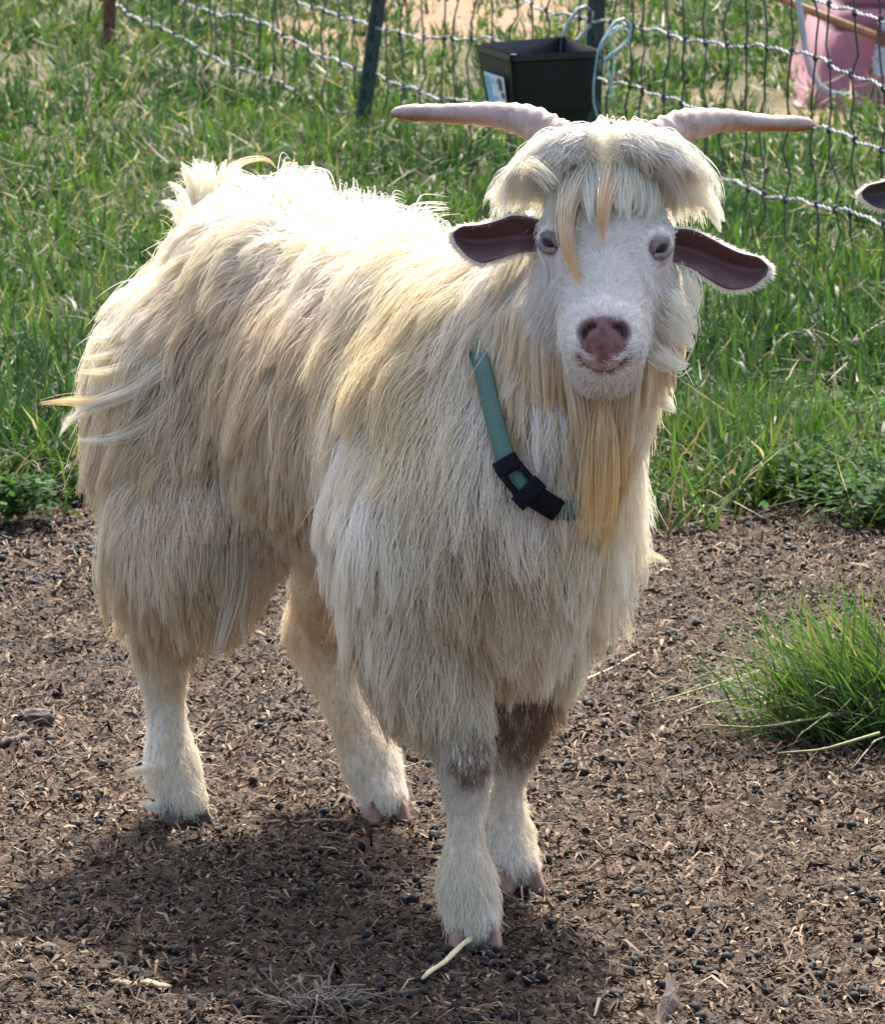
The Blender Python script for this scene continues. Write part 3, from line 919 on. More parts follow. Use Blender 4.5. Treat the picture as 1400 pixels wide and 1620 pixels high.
def surface_nets():
    ins = G < 0
    nx_, ny_, nz_ = DIM
    cnt = np.zeros((nx_ - 1, ny_ - 1, nz_ - 1), np.int8)
    for dx in (0, 1):
        for dy in (0, 1):
            for dz in (0, 1):
                cnt += ins[dx:nx_ - 1 + dx, dy:ny_ - 1 + dy, dz:nz_ - 1 + dz]
    act = (cnt > 0) & (cnt < 8)
    ijk = np.argwhere(act)
    vid = np.full(act.shape, -1, np.int32); vid[act] = np.arange(len(ijk))
    acc = np.zeros((len(ijk), 3)); w = np.zeros(len(ijk))
    corners = [(dx, dy, dz) for dx in (0, 1) for dy in (0, 1) for dz in (0, 1)]
    for a in corners:
        for ax_ in range(3):
            if a[ax_]: continue
            b = list(a); b[ax_] = 1
            ga = G[ijk[:, 0] + a[0], ijk[:, 1] + a[1], ijk[:, 2] + a[2]]; gb = G[ijk[:, 0] + b[0], ijk[:, 1] + b[1], ijk[:, 2] + b[2]]
            cr = (ga < 0) != (gb < 0)
            t = np.where(cr, ga / np.where(cr, ga - gb, 1), 0)
            p = np.array(a, float)[None] + 0 * acc; p[:, ax_] = t
            acc += p * cr[:, None]; w += cr
    V = LO + VOX * (ijk + acc / w[:, None])
    faces = []
    for ax_ in range(3):
        o1, o2 = [(1, 2), (2, 0), (0, 1)][ax_]
        sl0 = [slice(None)] * 3; sl1 = [slice(None)] * 3
        sl0[ax_] = slice(0, -1); sl1[ax_] = slice(1, None)
        ch = np.argwhere(ins[tuple(sl0)] != ins[tuple(sl1)])
        ok = (ch[:, o1] > 0) & (ch[:, o2] > 0) & (ch[:, o1] < DIM[o1] - 1) & (ch[:, o2] < DIM[o2] - 1)
        ch = ch[ok]
        def cell(d1, d2):
            c_ = ch.copy(); c_[:, o1] += d1; c_[:, o2] += d2
            return vid[c_[:, 0], c_[:, 1], c_[:, 2]]
        q_ = np.stack([cell(-1, -1), cell(0, -1), cell(0, 0), cell(-1, 0)], -1)
        flip = ~ins[ch[:, 0], ch[:, 1], ch[:, 2]]
        q_[flip] = q_[flip][:, ::-1]
        faces.append(q_)
    return V, np.concatenate(faces)
BV, BF = surface_nets()
for _ in range(2):
    BV = BV - sgrad(BV) * (sdf(BV)[:, None]) * .8
BN = sgrad(BV)

def head_lmn(p):
    r = (np.asarray(p) - EYE) @ HB.T
    r[..., 1] = np.where(r[..., 1] > 0, r[..., 1] / MZ, r[..., 1])
    return r
h_ = head_lmn(BV)
skin = np.tile(np.array([.76, .68, .56]), (len(BV), 1))
def paint(mask, colr):
    global skin
    skin = skin + (np.asarray(colr) - skin) * np.clip(mask, 0, 1)[:, None]
face_m = np.clip((h_[:, 1] + .03) / .04, 0, 1) * (np.linalg.norm(h_, axis=1) < .22)
paint(face_m * .9, (.78, .70, .66))
CAML = loc(C0)
def mk_bvh(): return BVHTree.FromPolygons([Vector(p) for p in BV], [tuple(int(i) for i in q_) for q_ in BF])
bvh = mk_bvh()
def hit(u, vv):
    d = ray(u, vv) @ GM.T
    r = bvh.ray_cast(Vector(CAML), Vector(norm(d)))
    return None if r[0] is None else (np.array(r[0]), np.array(r[1]))
def ldir(du, dv): return norm((RX * du - UP * dv) @ GM.T)
def line_dist(px):
    P_ = [hit(u, vv)[0] for u, vv in px]
    if len(P_) == 1: P_ = P_ * 2
    d = np.full(len(BV), 9.0)
    for a_, b_ in zip(P_[:-1], P_[1:]):
        ab = b_ - a_; t = np.clip((BV - a_) @ ab / max(ab @ ab, 1e-12), 0, 1)
        d = np.minimum(d, np.linalg.norm(BV - a_ - t[:, None] * ab, axis=1))
    return d
def soft(d, r, e): return np.clip((r + e - d) / e, 0, 1)
MOUTH = [(913, 566), (924, 580), (940, 589), (955, 592), (970, 589), (984, 579), (994, 565)]
PAD = [([(932, 527), (955, 522), (978, 527)], .0125, .005), ([(936, 542), (955, 546), (974, 542)], .010, .005), ([(954, 552), (954, 566)], .0055, .005)]
paint(soft(line_dist([(930, 570), (955, 574), (980, 570)]), .015, .010) * .7, (.45, .30, .29))
pad_m = np.zeros(len(BV))
for px, r_, e_ in PAD: pad_m = np.maximum(pad_m, soft(line_dist(px), r_, e_))
paint(pad_m * .95, (.205, .090, .082))
NOSTR = [[(921, 531), (926, 520), (938, 516)], [(989, 531), (984, 520), (972, 516)]]
dm = line_dist(MOUTH); dph = line_dist([(954, 548), (954, 586)])
paint(soft(dm, .0016, .0025) * .85, (.12, .05, .05))
paint(soft(dph, .0008, .002) * .5, (.14, .06, .06))
dn = np.minimum(line_dist(NOSTR[0]), line_dist(NOSTR[1]))
paint(soft(dn, .0022, .003), (.030, .012, .012))
EYEC = {}
eye_m = np.zeros(len(BV))
for s_, (u, vv) in ((-1, (866, 384)), (1, (1047, 393))):
    hp, hn = hit(u, vv)
    tocam = norm(CAML - hp)
    EYEC[s_] = (hp - norm(hn * .7 + tocam * .5) * .0092, norm(hn * .62 + tocam * .62))
    de = np.linalg.norm(BV - hp, axis=1)
    eye_m = np.maximum(eye_m, soft(de, .012, .008))
    paint(soft(de, .012, .010) * .75, (.25, .175, .16))
    BV = BV - BN * (np.clip(1 - de / .0150, 0, 1)[:, None] ** .8 * .011)
BV = BV - BN * (np.exp(-(dm / .0028) ** 2) * .0040 + np.exp(-(dph / .0020) ** 2) * .0018 + np.exp(-(dn / .0034) ** 2) * .0062)[:, None]
M_SKIN = tinted('goat skin', .62, 0, .25, 120)
goat = tag(link('goat', None), 'shaggy cream-white horned goat wearing a green collar, standing on bare earth', 'goat')
ROOT = Matrix(((GM[0][0], GM[1][0], 0, GO[0]), (GM[0][1], GM[1][1], 0, GO[1]), (0, 0, 1, 0), (0, 0, 0, 1)))
goat.matrix_world = ROOT
body_me = mesh_np('body', BV, [BF], [M_SKIN], skin)
link('body', body_me, goat)
bvh = mk_bvh()

# ---- hooves
M_HOOF = plain('hoof horn', (.16, .085, .06), (.30, .17, .12), 50, .55, 0, .4, .002)
M_HOOFD = plain('dark hoof horn', (.035, .022, .018), (.10, .05, .04), 50, .5, 0, .4, .002)
def hoof(base, yaw, mat, sc=1.0, splay=.16):
    mb = MB()
    for s_ in (-1, 1):
        ring_ = []
        for z, r, fwd in [(0, .92, .004), (.010, .90, .002), (.021, .80, -.003), (.034, .62, -.008)]:
            rr = []
            for j in range(12):
                w = 2 * math.pi * j / 12
                cx, sx = math.cos(w), math.sin(w)
                px = (.030 * cx if cx > 0 else .022 * cx) * r + fwd
                py = .0145 * sx * r * (1 - .45 * max(cx, 0) ** 2) + s_ * .0155
                rr.append((px, py, z * (1 - .25 * (cx < -.3))))
            ring_.append(rr)
        ca, sa = math.cos(s_ * splay), math.sin(s_ * splay)
        vq = [(p[0] * ca - p[1] * sa, p[0] * sa + p[1] * ca, p[2]) for r_ in ring_ for p in r_]
        fq = [(i * 12 + j, i * 12 + (j + 1) % 12, (i + 1) * 12 + (j + 1) % 12, (i + 1) * 12 + j) for i in range(3) for j in range(12)]
        fq += [tuple(range(12))[::-1], tuple(36 + j for j in range(12))]
        mb.add(vq, fq)
    for s_ in (-1, 1):
        mb.tube([(-.030, s_ * .012, .062), (-.040, s_ * .013, .052)], [.007, .004], 7)
    o = link('hoof', mb.mesh('hoof', [mat], True), goat)
    o.location = base; o.rotation_euler = (0, 0, yaw); o.scale = (sc, sc, sc)
    return o
HOOVES = {'RF': ((.330, -.079, -.003), -.42, M_HOOF), 'LF': ((.152, .079, -.003), -.25, M_HOOF), 'RH': ((-.300, -.103, -.003), .12, M_HOOFD), 'LH': ((-.186, .103, -.003), -.35, M_HOOF)}
for k_, (b_, yw, mt) in HOOVES.items():
    hoof(b_, yw, mt, 1.0)

# ---- eyes
me_, nt, b, out = new_mat('goat eye')
tc = nt.nodes.new('ShaderNodeTexCoord'); mp = nt.nodes.new('ShaderNodeMapping'); mp.inputs['Scale'].default_value = (75, 190, 0)
nt.links.new(tc.outputs['Object'], mp.inputs[0])
ln = nt.nodes.new('ShaderNodeVectorMath'); ln.operation = 'LENGTH'; nt.links.new(mp.outputs[0], ln.inputs[0])
r1 = ramp(nt, ln.outputs['Value'], [(.42, (.004, .003, .003)), (.54, (.085, .048, .026))])
mp2 = nt.nodes.new('ShaderNodeMapping'); mp2.inputs['Scale'].default_value = (100, 100, 0); nt.links.new(tc.outputs['Object'], mp2.inputs[0])
l2 = nt.nodes.new('ShaderNodeVectorMath'); l2.operation = 'LENGTH'; nt.links.new(mp2.outputs[0], l2.inputs[0])
r2 = ramp(nt, l2.outputs['Value'], [(.85, (1, 1, 1)), (1.0, (.12, .08, .07))])
mx = nt.nodes.new('ShaderNodeMix'); mx.data_type = 'RGBA'; mx.blend_type = 'MULTIPLY'; mx.inputs[0].default_value = 1
nt.links.new(r1.outputs[0], mx.inputs[6]); nt.links.new(r2.outputs[0], mx.inputs[7]); nt.links.new(mx.outputs[2], b.inputs['Base Color'])
b.inputs['Roughness'].default_value = .12; b.inputs['Specular IOR Level'].default_value = .28
M_EYE = me_
M_LID = plain('eyelid skin', (.18, .135, .125), (.38, .31, .285), 90, .8, 0, .3, .002, .2)
for s_ in (-1, 1):
    bm = bmesh.new(); bmesh.ops.create_uvsphere(bm, u_segments=24, v_segments=16, radius=.0112)
    m2 = bpy.data.meshes.new('eye'); bm.to_mesh(m2); bm.free(); m2.polygons.foreach_set('use_smooth', [True] * len(m2.polygons)); m2.materials.append(M_EYE)
    o = link('eye', m2, goat)
    ec, zax = EYEC[s_]
    xax = ldir(35, -20 * s_); xax = norm(xax - zax * (xax @ zax)); yax = np.cross(zax, xax)
    o.matrix_local = Matrix.Translation(Vector(ec)) @ Matrix(np.stack([xax, yax, zax], -1).tolist()).to_4x4()
    mb = MB()
    for up_, r_ in ((1, .0042), (-1, .0036)):
        pts = []
        for t in np.linspace(-1.15, 1.15, 13):
            el_ = up_ * (.74 if up_ > 0 else .70) * math.cos(t * 1.25)
            pts.append(np.array([math.sin(t) * math.cos(el_), math.sin(el_), math.cos(t) * math.cos(el_)]) * .0116)
        mb.tube(pts, [.0008] + [r_] * 11 + [.0008], 7)
    link('eyelid', mb.mesh('eyelid', [M_LID], True), o)

# ---- ears
M_EARO = plain('ear fur', (.74, .69, .62), (.84, .80, .74), 150, .8, 0, .5, .002)
m, nt, b, out = new_mat('ear inside')
tc = nt.nodes.new('ShaderNodeTexCoord'); nn = noise_node(nt, 40, 5, .65, tc.outputs['Object'])
r1 = ramp(nt, nn.outputs['Fac'], [(.3, (.10, .052, .050)), (.7, (.20, .105, .098))])
nt.links.new(r1.outputs[0], b.inputs['Base Color']); b.inputs['Roughness'].default_value = .6
tr_ = nt.nodes.new('ShaderNodeBsdfTranslucent'); tr_.inputs[0].default_value = (.5, .16, .12, 1)
ms = nt.nodes.new('ShaderNodeMixShader'); ms.inputs[0].default_value = .18
nt.links.new(b.outputs[0], ms.inputs[1]); nt.links.new(tr_.outputs[0], ms.inputs[2]); nt.links.new(ms.outputs[0], out.inputs['Surface'])
M_EARI = m
EARS = {}
def ear(side, axis_px, top_px, bot_px, ys, name='ear', inner=M_EARI, outer=M_EARO, parent=None, cupz=.016):
    """three photo polylines (mid-line, upper rim, lower rim) with their own depths"""
    na, nb = 22, 11
    def pl(px, ys_):
        P_ = np.array([loc(at_y(u, vv, Y)) for (u, vv), Y in zip(px, ys_)])
        t = np.linspace(0, 1, len(P_)); tt = np.linspace(0, 1, na)
        # smooth interpolation
        Q = np.stack([np.interp(tt, t, P_[:, k]) for k in range(3)], -1)
        for _ in range(2): Q[1:-1] = .25 * Q[:-2] + .5 * Q[1:-1] + .25 * Q[2:]
        return Q
    T, M_, B = pl(top_px, ys[0]), pl(axis_px, ys[1]), pl(bot_px, ys[2])
    s = np.linspace(-1, 1, nb)
    V = np.zeros((na, nb, 3))
    for j, x_ in enumerate(s):
        w0, w1, w2 = max(-x_, 0), 1 - abs(x_), max(x_, 0)
        V[:, j] = T * w0 + M_ * w1 + B * w2
    back = norm(V[na // 2, nb // 2] - CAML)
    thick = .0035
    V2 = V + back * thick
    vq = np.concatenate([V.reshape(-1, 3), V2.reshape(-1, 3)])
    id0 = np.arange(na * nb).reshape(na, nb); id1 = id0 + na * nb
    q0 = np.stack([id0[:-1, :-1], id0[:-1, 1:], id0[1:, 1:], id0[1:, :-1]], -1).reshape(-1, 4)
    q1 = np.stack([id1[:-1, :-1], id1[1:, :-1], id1[1:, 1:], id1[:-1, 1:]], -1).reshape(-1, 4)
    rim_i = list(id0[:, 0]) + list(id0[-1, 1:]) + list(id0[::-1, -1][1:]) + list(id0[0, ::-1][1:-1])
    rim_i = np.array(rim_i); nxt = np.roll(rim_i, -1)
    q2 = np.stack([rim_i, nxt, nxt + na * nb, rim_i + na * nb], -1)
    me3 = mesh_np(name, vq, [q0, q1, q2], [inner, outer], None, True, [0] * len(q0) + [1] * (len(q1) + len(q2)))
    bm = bmesh.new(); bm.from_mesh(me3); bmesh.ops.recalc_face_normals(bm, faces=bm.faces); bm.to_mesh(me3); bm.free()
    EARS[side] = (V, V2, rim_i, back)
    return me3
EY = ([4.70, 4.70, 4.71, 4.72, 4.725, 4.73], [4.715, 4.725, 4.735, 4.74, 4.738, 4.732], [4.69, 4.69, 4.70, 4.71, 4.72, 4.728])
ear_r = ear('R', [(872, 372), (815, 376), (785, 380), (755, 382), (732, 378), (717, 374)], [(868, 352), (815, 338), (785, 350), (755, 357), (732, 357), (718, 367)], [(868, 396), (815, 400), (788, 410), (762, 418), (738, 406), (720, 384)], EY)
ear_l = ear('L', [(1056, 388), (1095, 395), (1135, 412), (1170, 425), (1198, 427), (1215, 426)], [(1056, 362), (1095, 362), (1135, 383), (1170, 401), (1200, 406), (1213, 419)], [(1056, 412), (1090, 422), (1120, 442), (1150, 460), (1188, 456), (1212, 436)], EY)
link('ear', ear_r, goat); link('ear', ear_l, goat)

# ---- horns
m, nt, b, out = new_mat('horn')
a = nt.nodes.new('ShaderNodeAttribute'); a.attribute_name = 'tint'
tc = nt.nodes.new('ShaderNodeTexCoord')
n1 = noise_node(nt, 35, 6, .7, tc.outputs['Object']); n2 = noise_node(nt, 220, 3, .6, tc.outputs['Object'])
r1 = ramp(nt, n1.outputs['Fac'], [(.28, (.50, .42, .36)), (.5, (1, 1, 1)), (.75, (1.12, 1.1, 1.08))])
mx = nt.nodes.new('ShaderNodeMix'); mx.data_type = 'RGBA'; mx.blend_type = 'MULTIPLY'; mx.inputs[0].default_value = 1
nt.links.new(a.outputs['Color'], mx.inputs[6]); nt.links.new(r1.outputs[0], mx.inputs[7]); nt.links.new(mx.outputs[2], b.inputs['Base Color'])
b.inputs['Roughness'].default_value = .55; bump(nt, b, n2.outputs['Fac'], .4, .002)
M_HORN = m
def horn(px, Ys, ru, rd, seed):
    """px centre line, ru/rd: half heights in photo pixels"""
    K = 60
    P_ = np.array([loc(at_y(u, vv, Y)) for (u, vv), Y in zip(px, Ys)])
    t = np.linspace(0, 1, len(P_)); tt = np.linspace(0, 1, K)
    Q = np.stack([np.interp(tt, t, P_[:, k]) for k in range(3)], -1)
    for _ in range(10): Q[1:-1] = .25 * Q[:-2] + .5 * Q[1:-1] + .25 * Q[2:]
    rv = np.interp(tt, t, ru) / 1470; rl = np.interp(tt, t, rd) / 1590
    for _ in range(6): rv[1:-1] = .25 * rv[:-2] + .5 * rv[1:-1] + .25 * rv[2:]; rl[1:-1] = .25 * rl[:-2] + .5 * rl[1:-1] + .25 * rl[2:]
    tg = norm(np.gradient(Q, axis=0)); nb = 18
    V = []; T = []
    for i in range(K):
        up_ = zz - tg[i] * (zz @ tg[i]); up_ = norm(up_); sd__ = np.cross(tg[i], up_)
        ringm = 1 + .045 * math.sin(i * 1.55 + .5 * math.sin(i * .7 + seed)) * (1 - tt[i] * .7) * 1.7 + .02 * math.sin(i * 3.7 + seed)
        endf = 1.0 if i < K - 5 else [.97, .9, .78, .55, .02][i - (K - 5)]
        for j in range(nb):
            w = 2 * math.pi * j / nb
            c_, s_ = math.cos(w), math.sin(w)
            V.append(Q[i] + (up_ * s_ * rv[i] * (1 if s_ > 0 else .95) + sd__ * c_ * rl[i]) * ringm * endf)
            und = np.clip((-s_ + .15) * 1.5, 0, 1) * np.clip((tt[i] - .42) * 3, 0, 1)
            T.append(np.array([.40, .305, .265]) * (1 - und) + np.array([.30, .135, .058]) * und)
    idm = np.arange(K * nb).reshape(K, nb)
    q_ = np.stack([idm[:-1], np.roll(idm, -1, 1)[:-1], np.roll(idm, -1, 1)[1:], idm[1:]], -1).reshape(-1, 4)
    me3 = mesh_np('horn', np.array(V), [q_, idm[-1][None]], [M_HORN], np.array(T))
    return me3
link('horn', horn([(908, 268), (880, 222), (838, 193), (780, 181), (700, 180), (617, 178)], [4.71, 4.715, 4.73, 4.75, 4.77, 4.79], [36, 34, 27, 19, 15, 12.5], [30, 28, 24, 18, 15, 12], 1), goat)
link('horn', horn([(1010, 268), (1040, 224), (1082, 199), (1140, 190), (1215, 195), (1289, 197)], [4.71, 4.715, 4.73, 4.75, 4.77, 4.79], [36, 34, 27, 18, 12.5, 13], [30, 28, 24, 18, 15, 12], 2), goat)

# ---- collar
COLP = [(772, 575), (783, 625), (794, 675), (806, 728), (818, 752), (836, 775), (858, 796), (880, 806), (915, 800), (950, 770)]
pts = []
for u, vv in COLP:
    hh = hit(u, vv)
    if hh is not None: pts.append(hh[0] + hh[1] * .012 - norm(hh[0] - CAML) * .014)
pts = np.array(pts)
# closing the loop round the back of the neck
nc = np.array([.30, -.004, .60])
far = [np.array([.345, .085, .53]), np.array([.29, .105, .60]), np.array([.235, .06, .675]), np.array([.22, 0, .70]), np.array([.235, -.06, .69])]
loop = np.concatenate([pts, far])
for i in range(len(pts), len(loop)):
    d_ = loop[i] - nc
    for _ in range(12):
        s_ = sdf(loop[i][None])[0]
        loop[i] = loop[i] + norm(d_) * (.004 - s_) * .7
def resample(P_, K, closed=True):
    if closed: P_ = np.concatenate([P_, P_[:1]])
    L_ = np.concatenate([[0], np.cumsum(np.linalg.norm(np.diff(P_, axis=0), axis=1))])
    tt = np.linspace(0, L_[-1], K, endpoint=not closed)
    return np.stack([np.interp(tt, L_, P_[:, k]) for k in range(3)], -1)
CL = resample(loop, 120)
for _ in range(5): CL = .25 * np.roll(CL, 1, 0) + .5 * CL + .25 * np.roll(CL, -1, 0)
cn = CL - CL.mean(0); 
ctan = norm(np.roll(CL, -1, 0) - np.roll(CL, 1, 0))
gN = sgrad(CL); gN = norm(gN - ctan * np.sum(gN * ctan, 1, keepdims=True)); cB = np.cross(ctan, gN)
m, nt, b, out = new_mat('green webbing')
tc = nt.nodes.new('ShaderNodeTexCoord'); wv = nt.nodes.new('ShaderNodeTexWave'); wv.inputs['Scale'].default_value = 190; wv.bands_direction = 'Z'; wv.inputs['Distortion'].default_value = 1.2
nt.links.new(tc.outputs['Object'], wv.inputs[0])
r1 = ramp(nt, wv.outputs['Fac'], [(.2, (.070, .150, .115)), (.8, (.125, .245, .190))])
nt.links.new(r1.outputs[0], b.inputs['Base Color']); b.inputs['Roughness'].default_value = .8; bump(nt, b, wv.outputs['Fac'], .4, .001)
M_WEB = m
hw_, th_ = .0098, .0016
V = np.concatenate([CL + cB * hw_ + gN * th_, CL - cB * hw_ + gN * th_, CL - cB * hw_ - gN * th_, CL + cB * hw_ - gN * th_])
K = len(CL); i0 = np.arange(K); i1 = np.roll(i0, -1)
q_ = np.concatenate([np.stack([i0 + a * K, i1 + a * K, i1 + ((a + 1) % 4) * K, i0 + ((a + 1) % 4) * K], -1) for a in range(4)])
me3 = mesh_np('collar', V, [q_], [M_WEB], None, False)
bm = bmesh.new(); bm.from_mesh(me3); bmesh.ops.recalc_face_normals(bm, faces=bm.faces); bm.to_mesh(me3); bm.free()
collar = tag(link('collar', me3, goat), 'green webbing collar with a black plastic buckle')
M_BUCK = plain('black buckle plastic', (.004, .005, .008), (.008, .009, .013), 30, .6, 0, .1, .002, .12)
pc = proj(wor(CL))
def near_px(u, vv):
    d_ = np.hypot(pc[:, 0] - u, pc[:, 1] - vv) + 1e3 * (np.linalg.norm(wor(CL) - C0, axis=1) > np.linalg.norm(wor(CL) - C0, axis=1).mean())
    return int(np.argmin(d_))
mb = MB()
iA, iB = near_px(808, 732), near_px(876, 806)
if iA > iB: iA, iB = iB, iA
def bbar(i, j, off, wid, hgt, lat=0.0):
    a_ = CL[i] + gN[i] * off + cB[i] * lat; b_ = CL[j] + gN[j] * off + cB[j] * lat
    ax0 = norm(b_ - a_); ax2 = norm(gN[i]); ax1 = np.cross(ax2, ax0)
    mb.box((a_ + b_) / 2, (np.linalg.norm(b_ - a_) + .003, wid, hgt), 0, (ax0, ax1, ax2))
nB = iB - iA
bbar(iA - 1, iA + 0 if nB < 2 else iA + 1, .006, .027, .007)
m1 = iA + nB // 2
bbar(iA, m1, .006, .006, .007, .011); bbar(iA, m1, .006, .006, .007, -.011)
bbar(m1 - 1, m1 + 1, .007, .034, .010)
bbar(m1, iB, .006, .024, .008)
link('buckle', mb.mesh('buckle', [M_BUCK], True, .0018), collar)

# ------------------------------------------------------------------ the coat: strands grown from the skin
# (u, v, screen direction, length m, lift, tint)   tints: 0 white, 1 cream, 2 tan, 3 yellow, 4 brown
TINT = np.array([[.92, .90, .855], [.91, .86, .735], [.75, .645, .475], [.88, .775, .54], [.25, .145, .075]])
GD = [
 # rump and back
 (320, 300, -.5, -.7, .075, .95, 1), (360, 290, -.7, -.2, .06, .45, 0), (430, 290, -.9, .1, .07, .25, 0), (520, 300, -.8, .2, .07, .3, 0), (600, 330, -.6, .2, .07, .5, 0), (660, 365, -.5, .3, .08, .5, 0),
 (300, 380, -.6, .9, .075, .2, 1), (380, 370, -.9, .7, .075, .15, 1), (470, 380, -1, .6, .08, .15, 0), (560, 390, -1, .5, .09, .2, 1), (260, 460, -.4, 1, .08, .15, 0), (340, 460, -.6, .9, .085, .1, 2), (430, 460, -.9, .8, .08, .1, 2),
 (230, 530, -.5, .9, .085, .2, 1), (200, 590, -.9, .6, .10, .3, 1), (260, 600, -.5, 1, .10, .15, 2), (330, 570, -.4, 1, .09, .1, 2), (420, 570, -.6, 1, .085, .1, 2), (510, 560, -.6, .9, .08, .1, 2),
 (200, 650, -1, .5, .11, .3, 2), (250, 690, -.6, .8, .11, .2, 2), (330, 690, -.2, 1, .10, .1, 2), (420, 680, -.3, 1, .09, .1, 2), (500, 680, -.5, 1, .09, .1, 2),
 (210, 760, -.4, 1, .11, .2, 1), (280, 780, 0, 1, .11, .15, 2), (360, 780, 0, 1, .09, .1, 1), (440, 770, -.05, 1, .07, .1, 2), (500, 790, 0, 1, .06, .1, 2),
 (200, 850, -.15, 1, .11, .15, 2), (260, 880, 0, 1, .10, .12, 1), (330, 870, .1, 1, .09, .1, 2), (230, 950, -.05, 1, .08, .1, 2), (300, 960, .1, 1, .085, .12, 3),
 (420, 860, .5, .7, .04, .3, 0), (480, 880, .6, .6, .035, .35, 0), (530, 860, .4, .8, .04, .3, 0), (545, 800, .1, 1, .05, .15, 2), (550, 880, .4, .8, .04, .25, 0),
 # hind legs
 (255, 1060, 0, 1, .014, .05, 1), (262, 1130, .02, 1, .012, .05, 0), (275, 1190, .05, 1, .012, .06, 1), (275, 1240, .05, 1, .026, .12, 0), (285, 1270, .05, 1, .026, .12, 0),
 (500, 1000, .25, 1, .030, .1, 2), (520, 1080, .3, 1, .020, .08, 1), (560, 1160, .4, 1, .018, .08, 2), (600, 1220, .2, 1, .016, .06, 0), (615, 1250, .05, 1, .020, .08, 0),
 # shoulder cape
 (700, 420, -.9, .5, .12, .25, 1), (640, 430, -1, .4, .13, .25, 1), (760, 440, -.7, .8, .11, .2, 1), (620, 500, -.9, .55, .14, .2, 3), (690, 500, -.7, .9, .13, .15, 3), (760, 520, -.5, 1, .11, .12, 1),
 (590, 590, -.6, .9, .12, .2, 1), (660, 600, -.3, 1, .15, .12, 3), (730, 620, -.15, 1, .14, .1, 1), (580, 700, -.45, 1, .11, .25, 0), (640, 720, -.1, 1, .15, .12, 0), (720, 730, 0, 1, .14, .1, 1), (585, 800, -.30, 1, .085, .25, 0),
 (630, 820, .04, 1, .13, .12, 0), (710, 830, .05, 1, .14, .1, 2), (790, 840, .1, 1, .13, .1, 2), (595, 920, .12, 1, .10, .10, 0), (660, 930, .05, 1, .13, .1, 1), (740, 940, .05, 1, .12, .1, 2), (820, 930, .08, 1, .12, .1, 1), (890, 900, .1, 1, .10, .12, 0), (940, 900, .15, 1, .09, .15, 1),
 (605, 1010, .2, 1, .10, .08, 2), (650, 1030, .12, 1, .11, .1, 2), (720, 1020, .05, 1, .10, .1, 1), (800, 1020, .1, 1, .08, .12, 2), (880, 1000, .15, 1, .08, .15, 1), (930, 980, .2, 1, .07, .2, 1),
 (700, 1090, .0, 1, .075, .1, 2), (740, 1110, 0, 1, .055, .1, 1), (860, 1060, .15, 1, .065, .15, 3), (820, 1080, .05, 1, .04, .12, 4), (810, 1130, 0, 1, .025, .1, 4), (800, 1170, 0, 1, .02, .1, 4),
 # front legs
 (735, 1150, 0, 1, .022, .06, 1), (745, 1200, 0, 1, .012, .05, 4), (735, 1190, 0, 1, .012, .05, 4), (712, 1225, 0, 1, .010, .05, 0), (735, 1250, 0, 1, .009, .05, 0), (735, 1290, 0, 1, .009, .05, 1), (735, 1365, 0, 1, .011, .06, 2), (738, 1400, .0, 1, .030, .12, 0), (755, 1440, .05, 1, .030, .12, 0),
 (800, 1220, .05, 1, .009, .05, 1), (795, 1285, .05, 1, .009, .05, 2), (795, 1330, .2, 1, .026, .12, 0), (815, 1370, .3, 1, .028, .12, 0),
 # skull
 (870, 310, -.4, .9, .03, .15, 0), (850, 350, -.3, 1, .022, .1, 0), (1055, 310, .4, .9, .03, .15, 0), (1070, 350, .3, 1, .022, .1, 0), (950, 260, 0, 1, .025, .2, 0), (905, 250, -.4, .8, .03, .2, 0), (1005, 250, .4, .8, .03, .2, 0), (860, 430, -.2, 1, .03, .1, 0), (1050, 440, .2, 1, .03, .1, 0),
 # neck
 (790, 470, -.4, 1, .07, .12, 0), (800, 560, -.02, 1, .09, .06, 0), (820, 650, .05, 1, .10, .05, 0), (850, 740, .1, 1, .09, .08, 0), (880, 660, .1, 1, .12, .1, 0), (930, 700, .05, 1, .13, .1, 3), (910, 800, .1, 1, .10, .12, 1), (960, 830, .1, 1, .11, .15, 1),
 (1060, 460, .5, .8, .06, .4, 1), (1050, 540, .5, .9, .08, .35, 1), (1030, 620, .25, 1, .10, .25, 1), (1015, 720, .2, 1, .11, .2, 1), (1005, 820, .25, 1, .10, .25, 1), (980, 900, .25, 1, .09, .2, 1),
]
GDP, GDD, GDL, GDF, GDT = [], [], [], [], []
for (u, vv, du, dv, L, lf, ti) in GD:
    hh = hit(u, vv)
    if hh is None:       # a guide just off the skin: nearest point along the ray
        d_ = norm(ray(u, vv) @ GM.T); ts = np.linspace(4.2, 6.0, 500)
        Pq = CAML + d_ * ts[:, None]
        jj = int(np.argmin(sdf(Pq)))
        p = Pq[jj]; p = p - sgrad(p[None])[0] * sdf(p[None])[0]; nrm_ = sgrad(p[None])[0]
    else:
        p, nrm_ = hh
    d3 = ldir(du, dv); d3 = d3 - nrm_ * (d3 @ nrm_)
    if np.linalg.norm(d3) < .25: d3 = d3 + np.array([-.1, 0, -.6])
    d3 = norm(d3)
    GDP.append(p); GDD.append(d3); GDL.append(L); GDF.append(lf); GDT.append(TINT[ti])
    if p[0] < .30:       # the far side of the body gets the same lie of hair
        GDP.append(p * [1, -1, 1]); GDD.append(d3 * [1, -1, 1]); GDL.append(L); GDF.append(lf); GDT.append(TINT[ti if ti < 4 else 1])
GDP, GDD, GDL, GDF, GDT = map(np.array, (GDP, GDD, GDL, GDF, GDT))

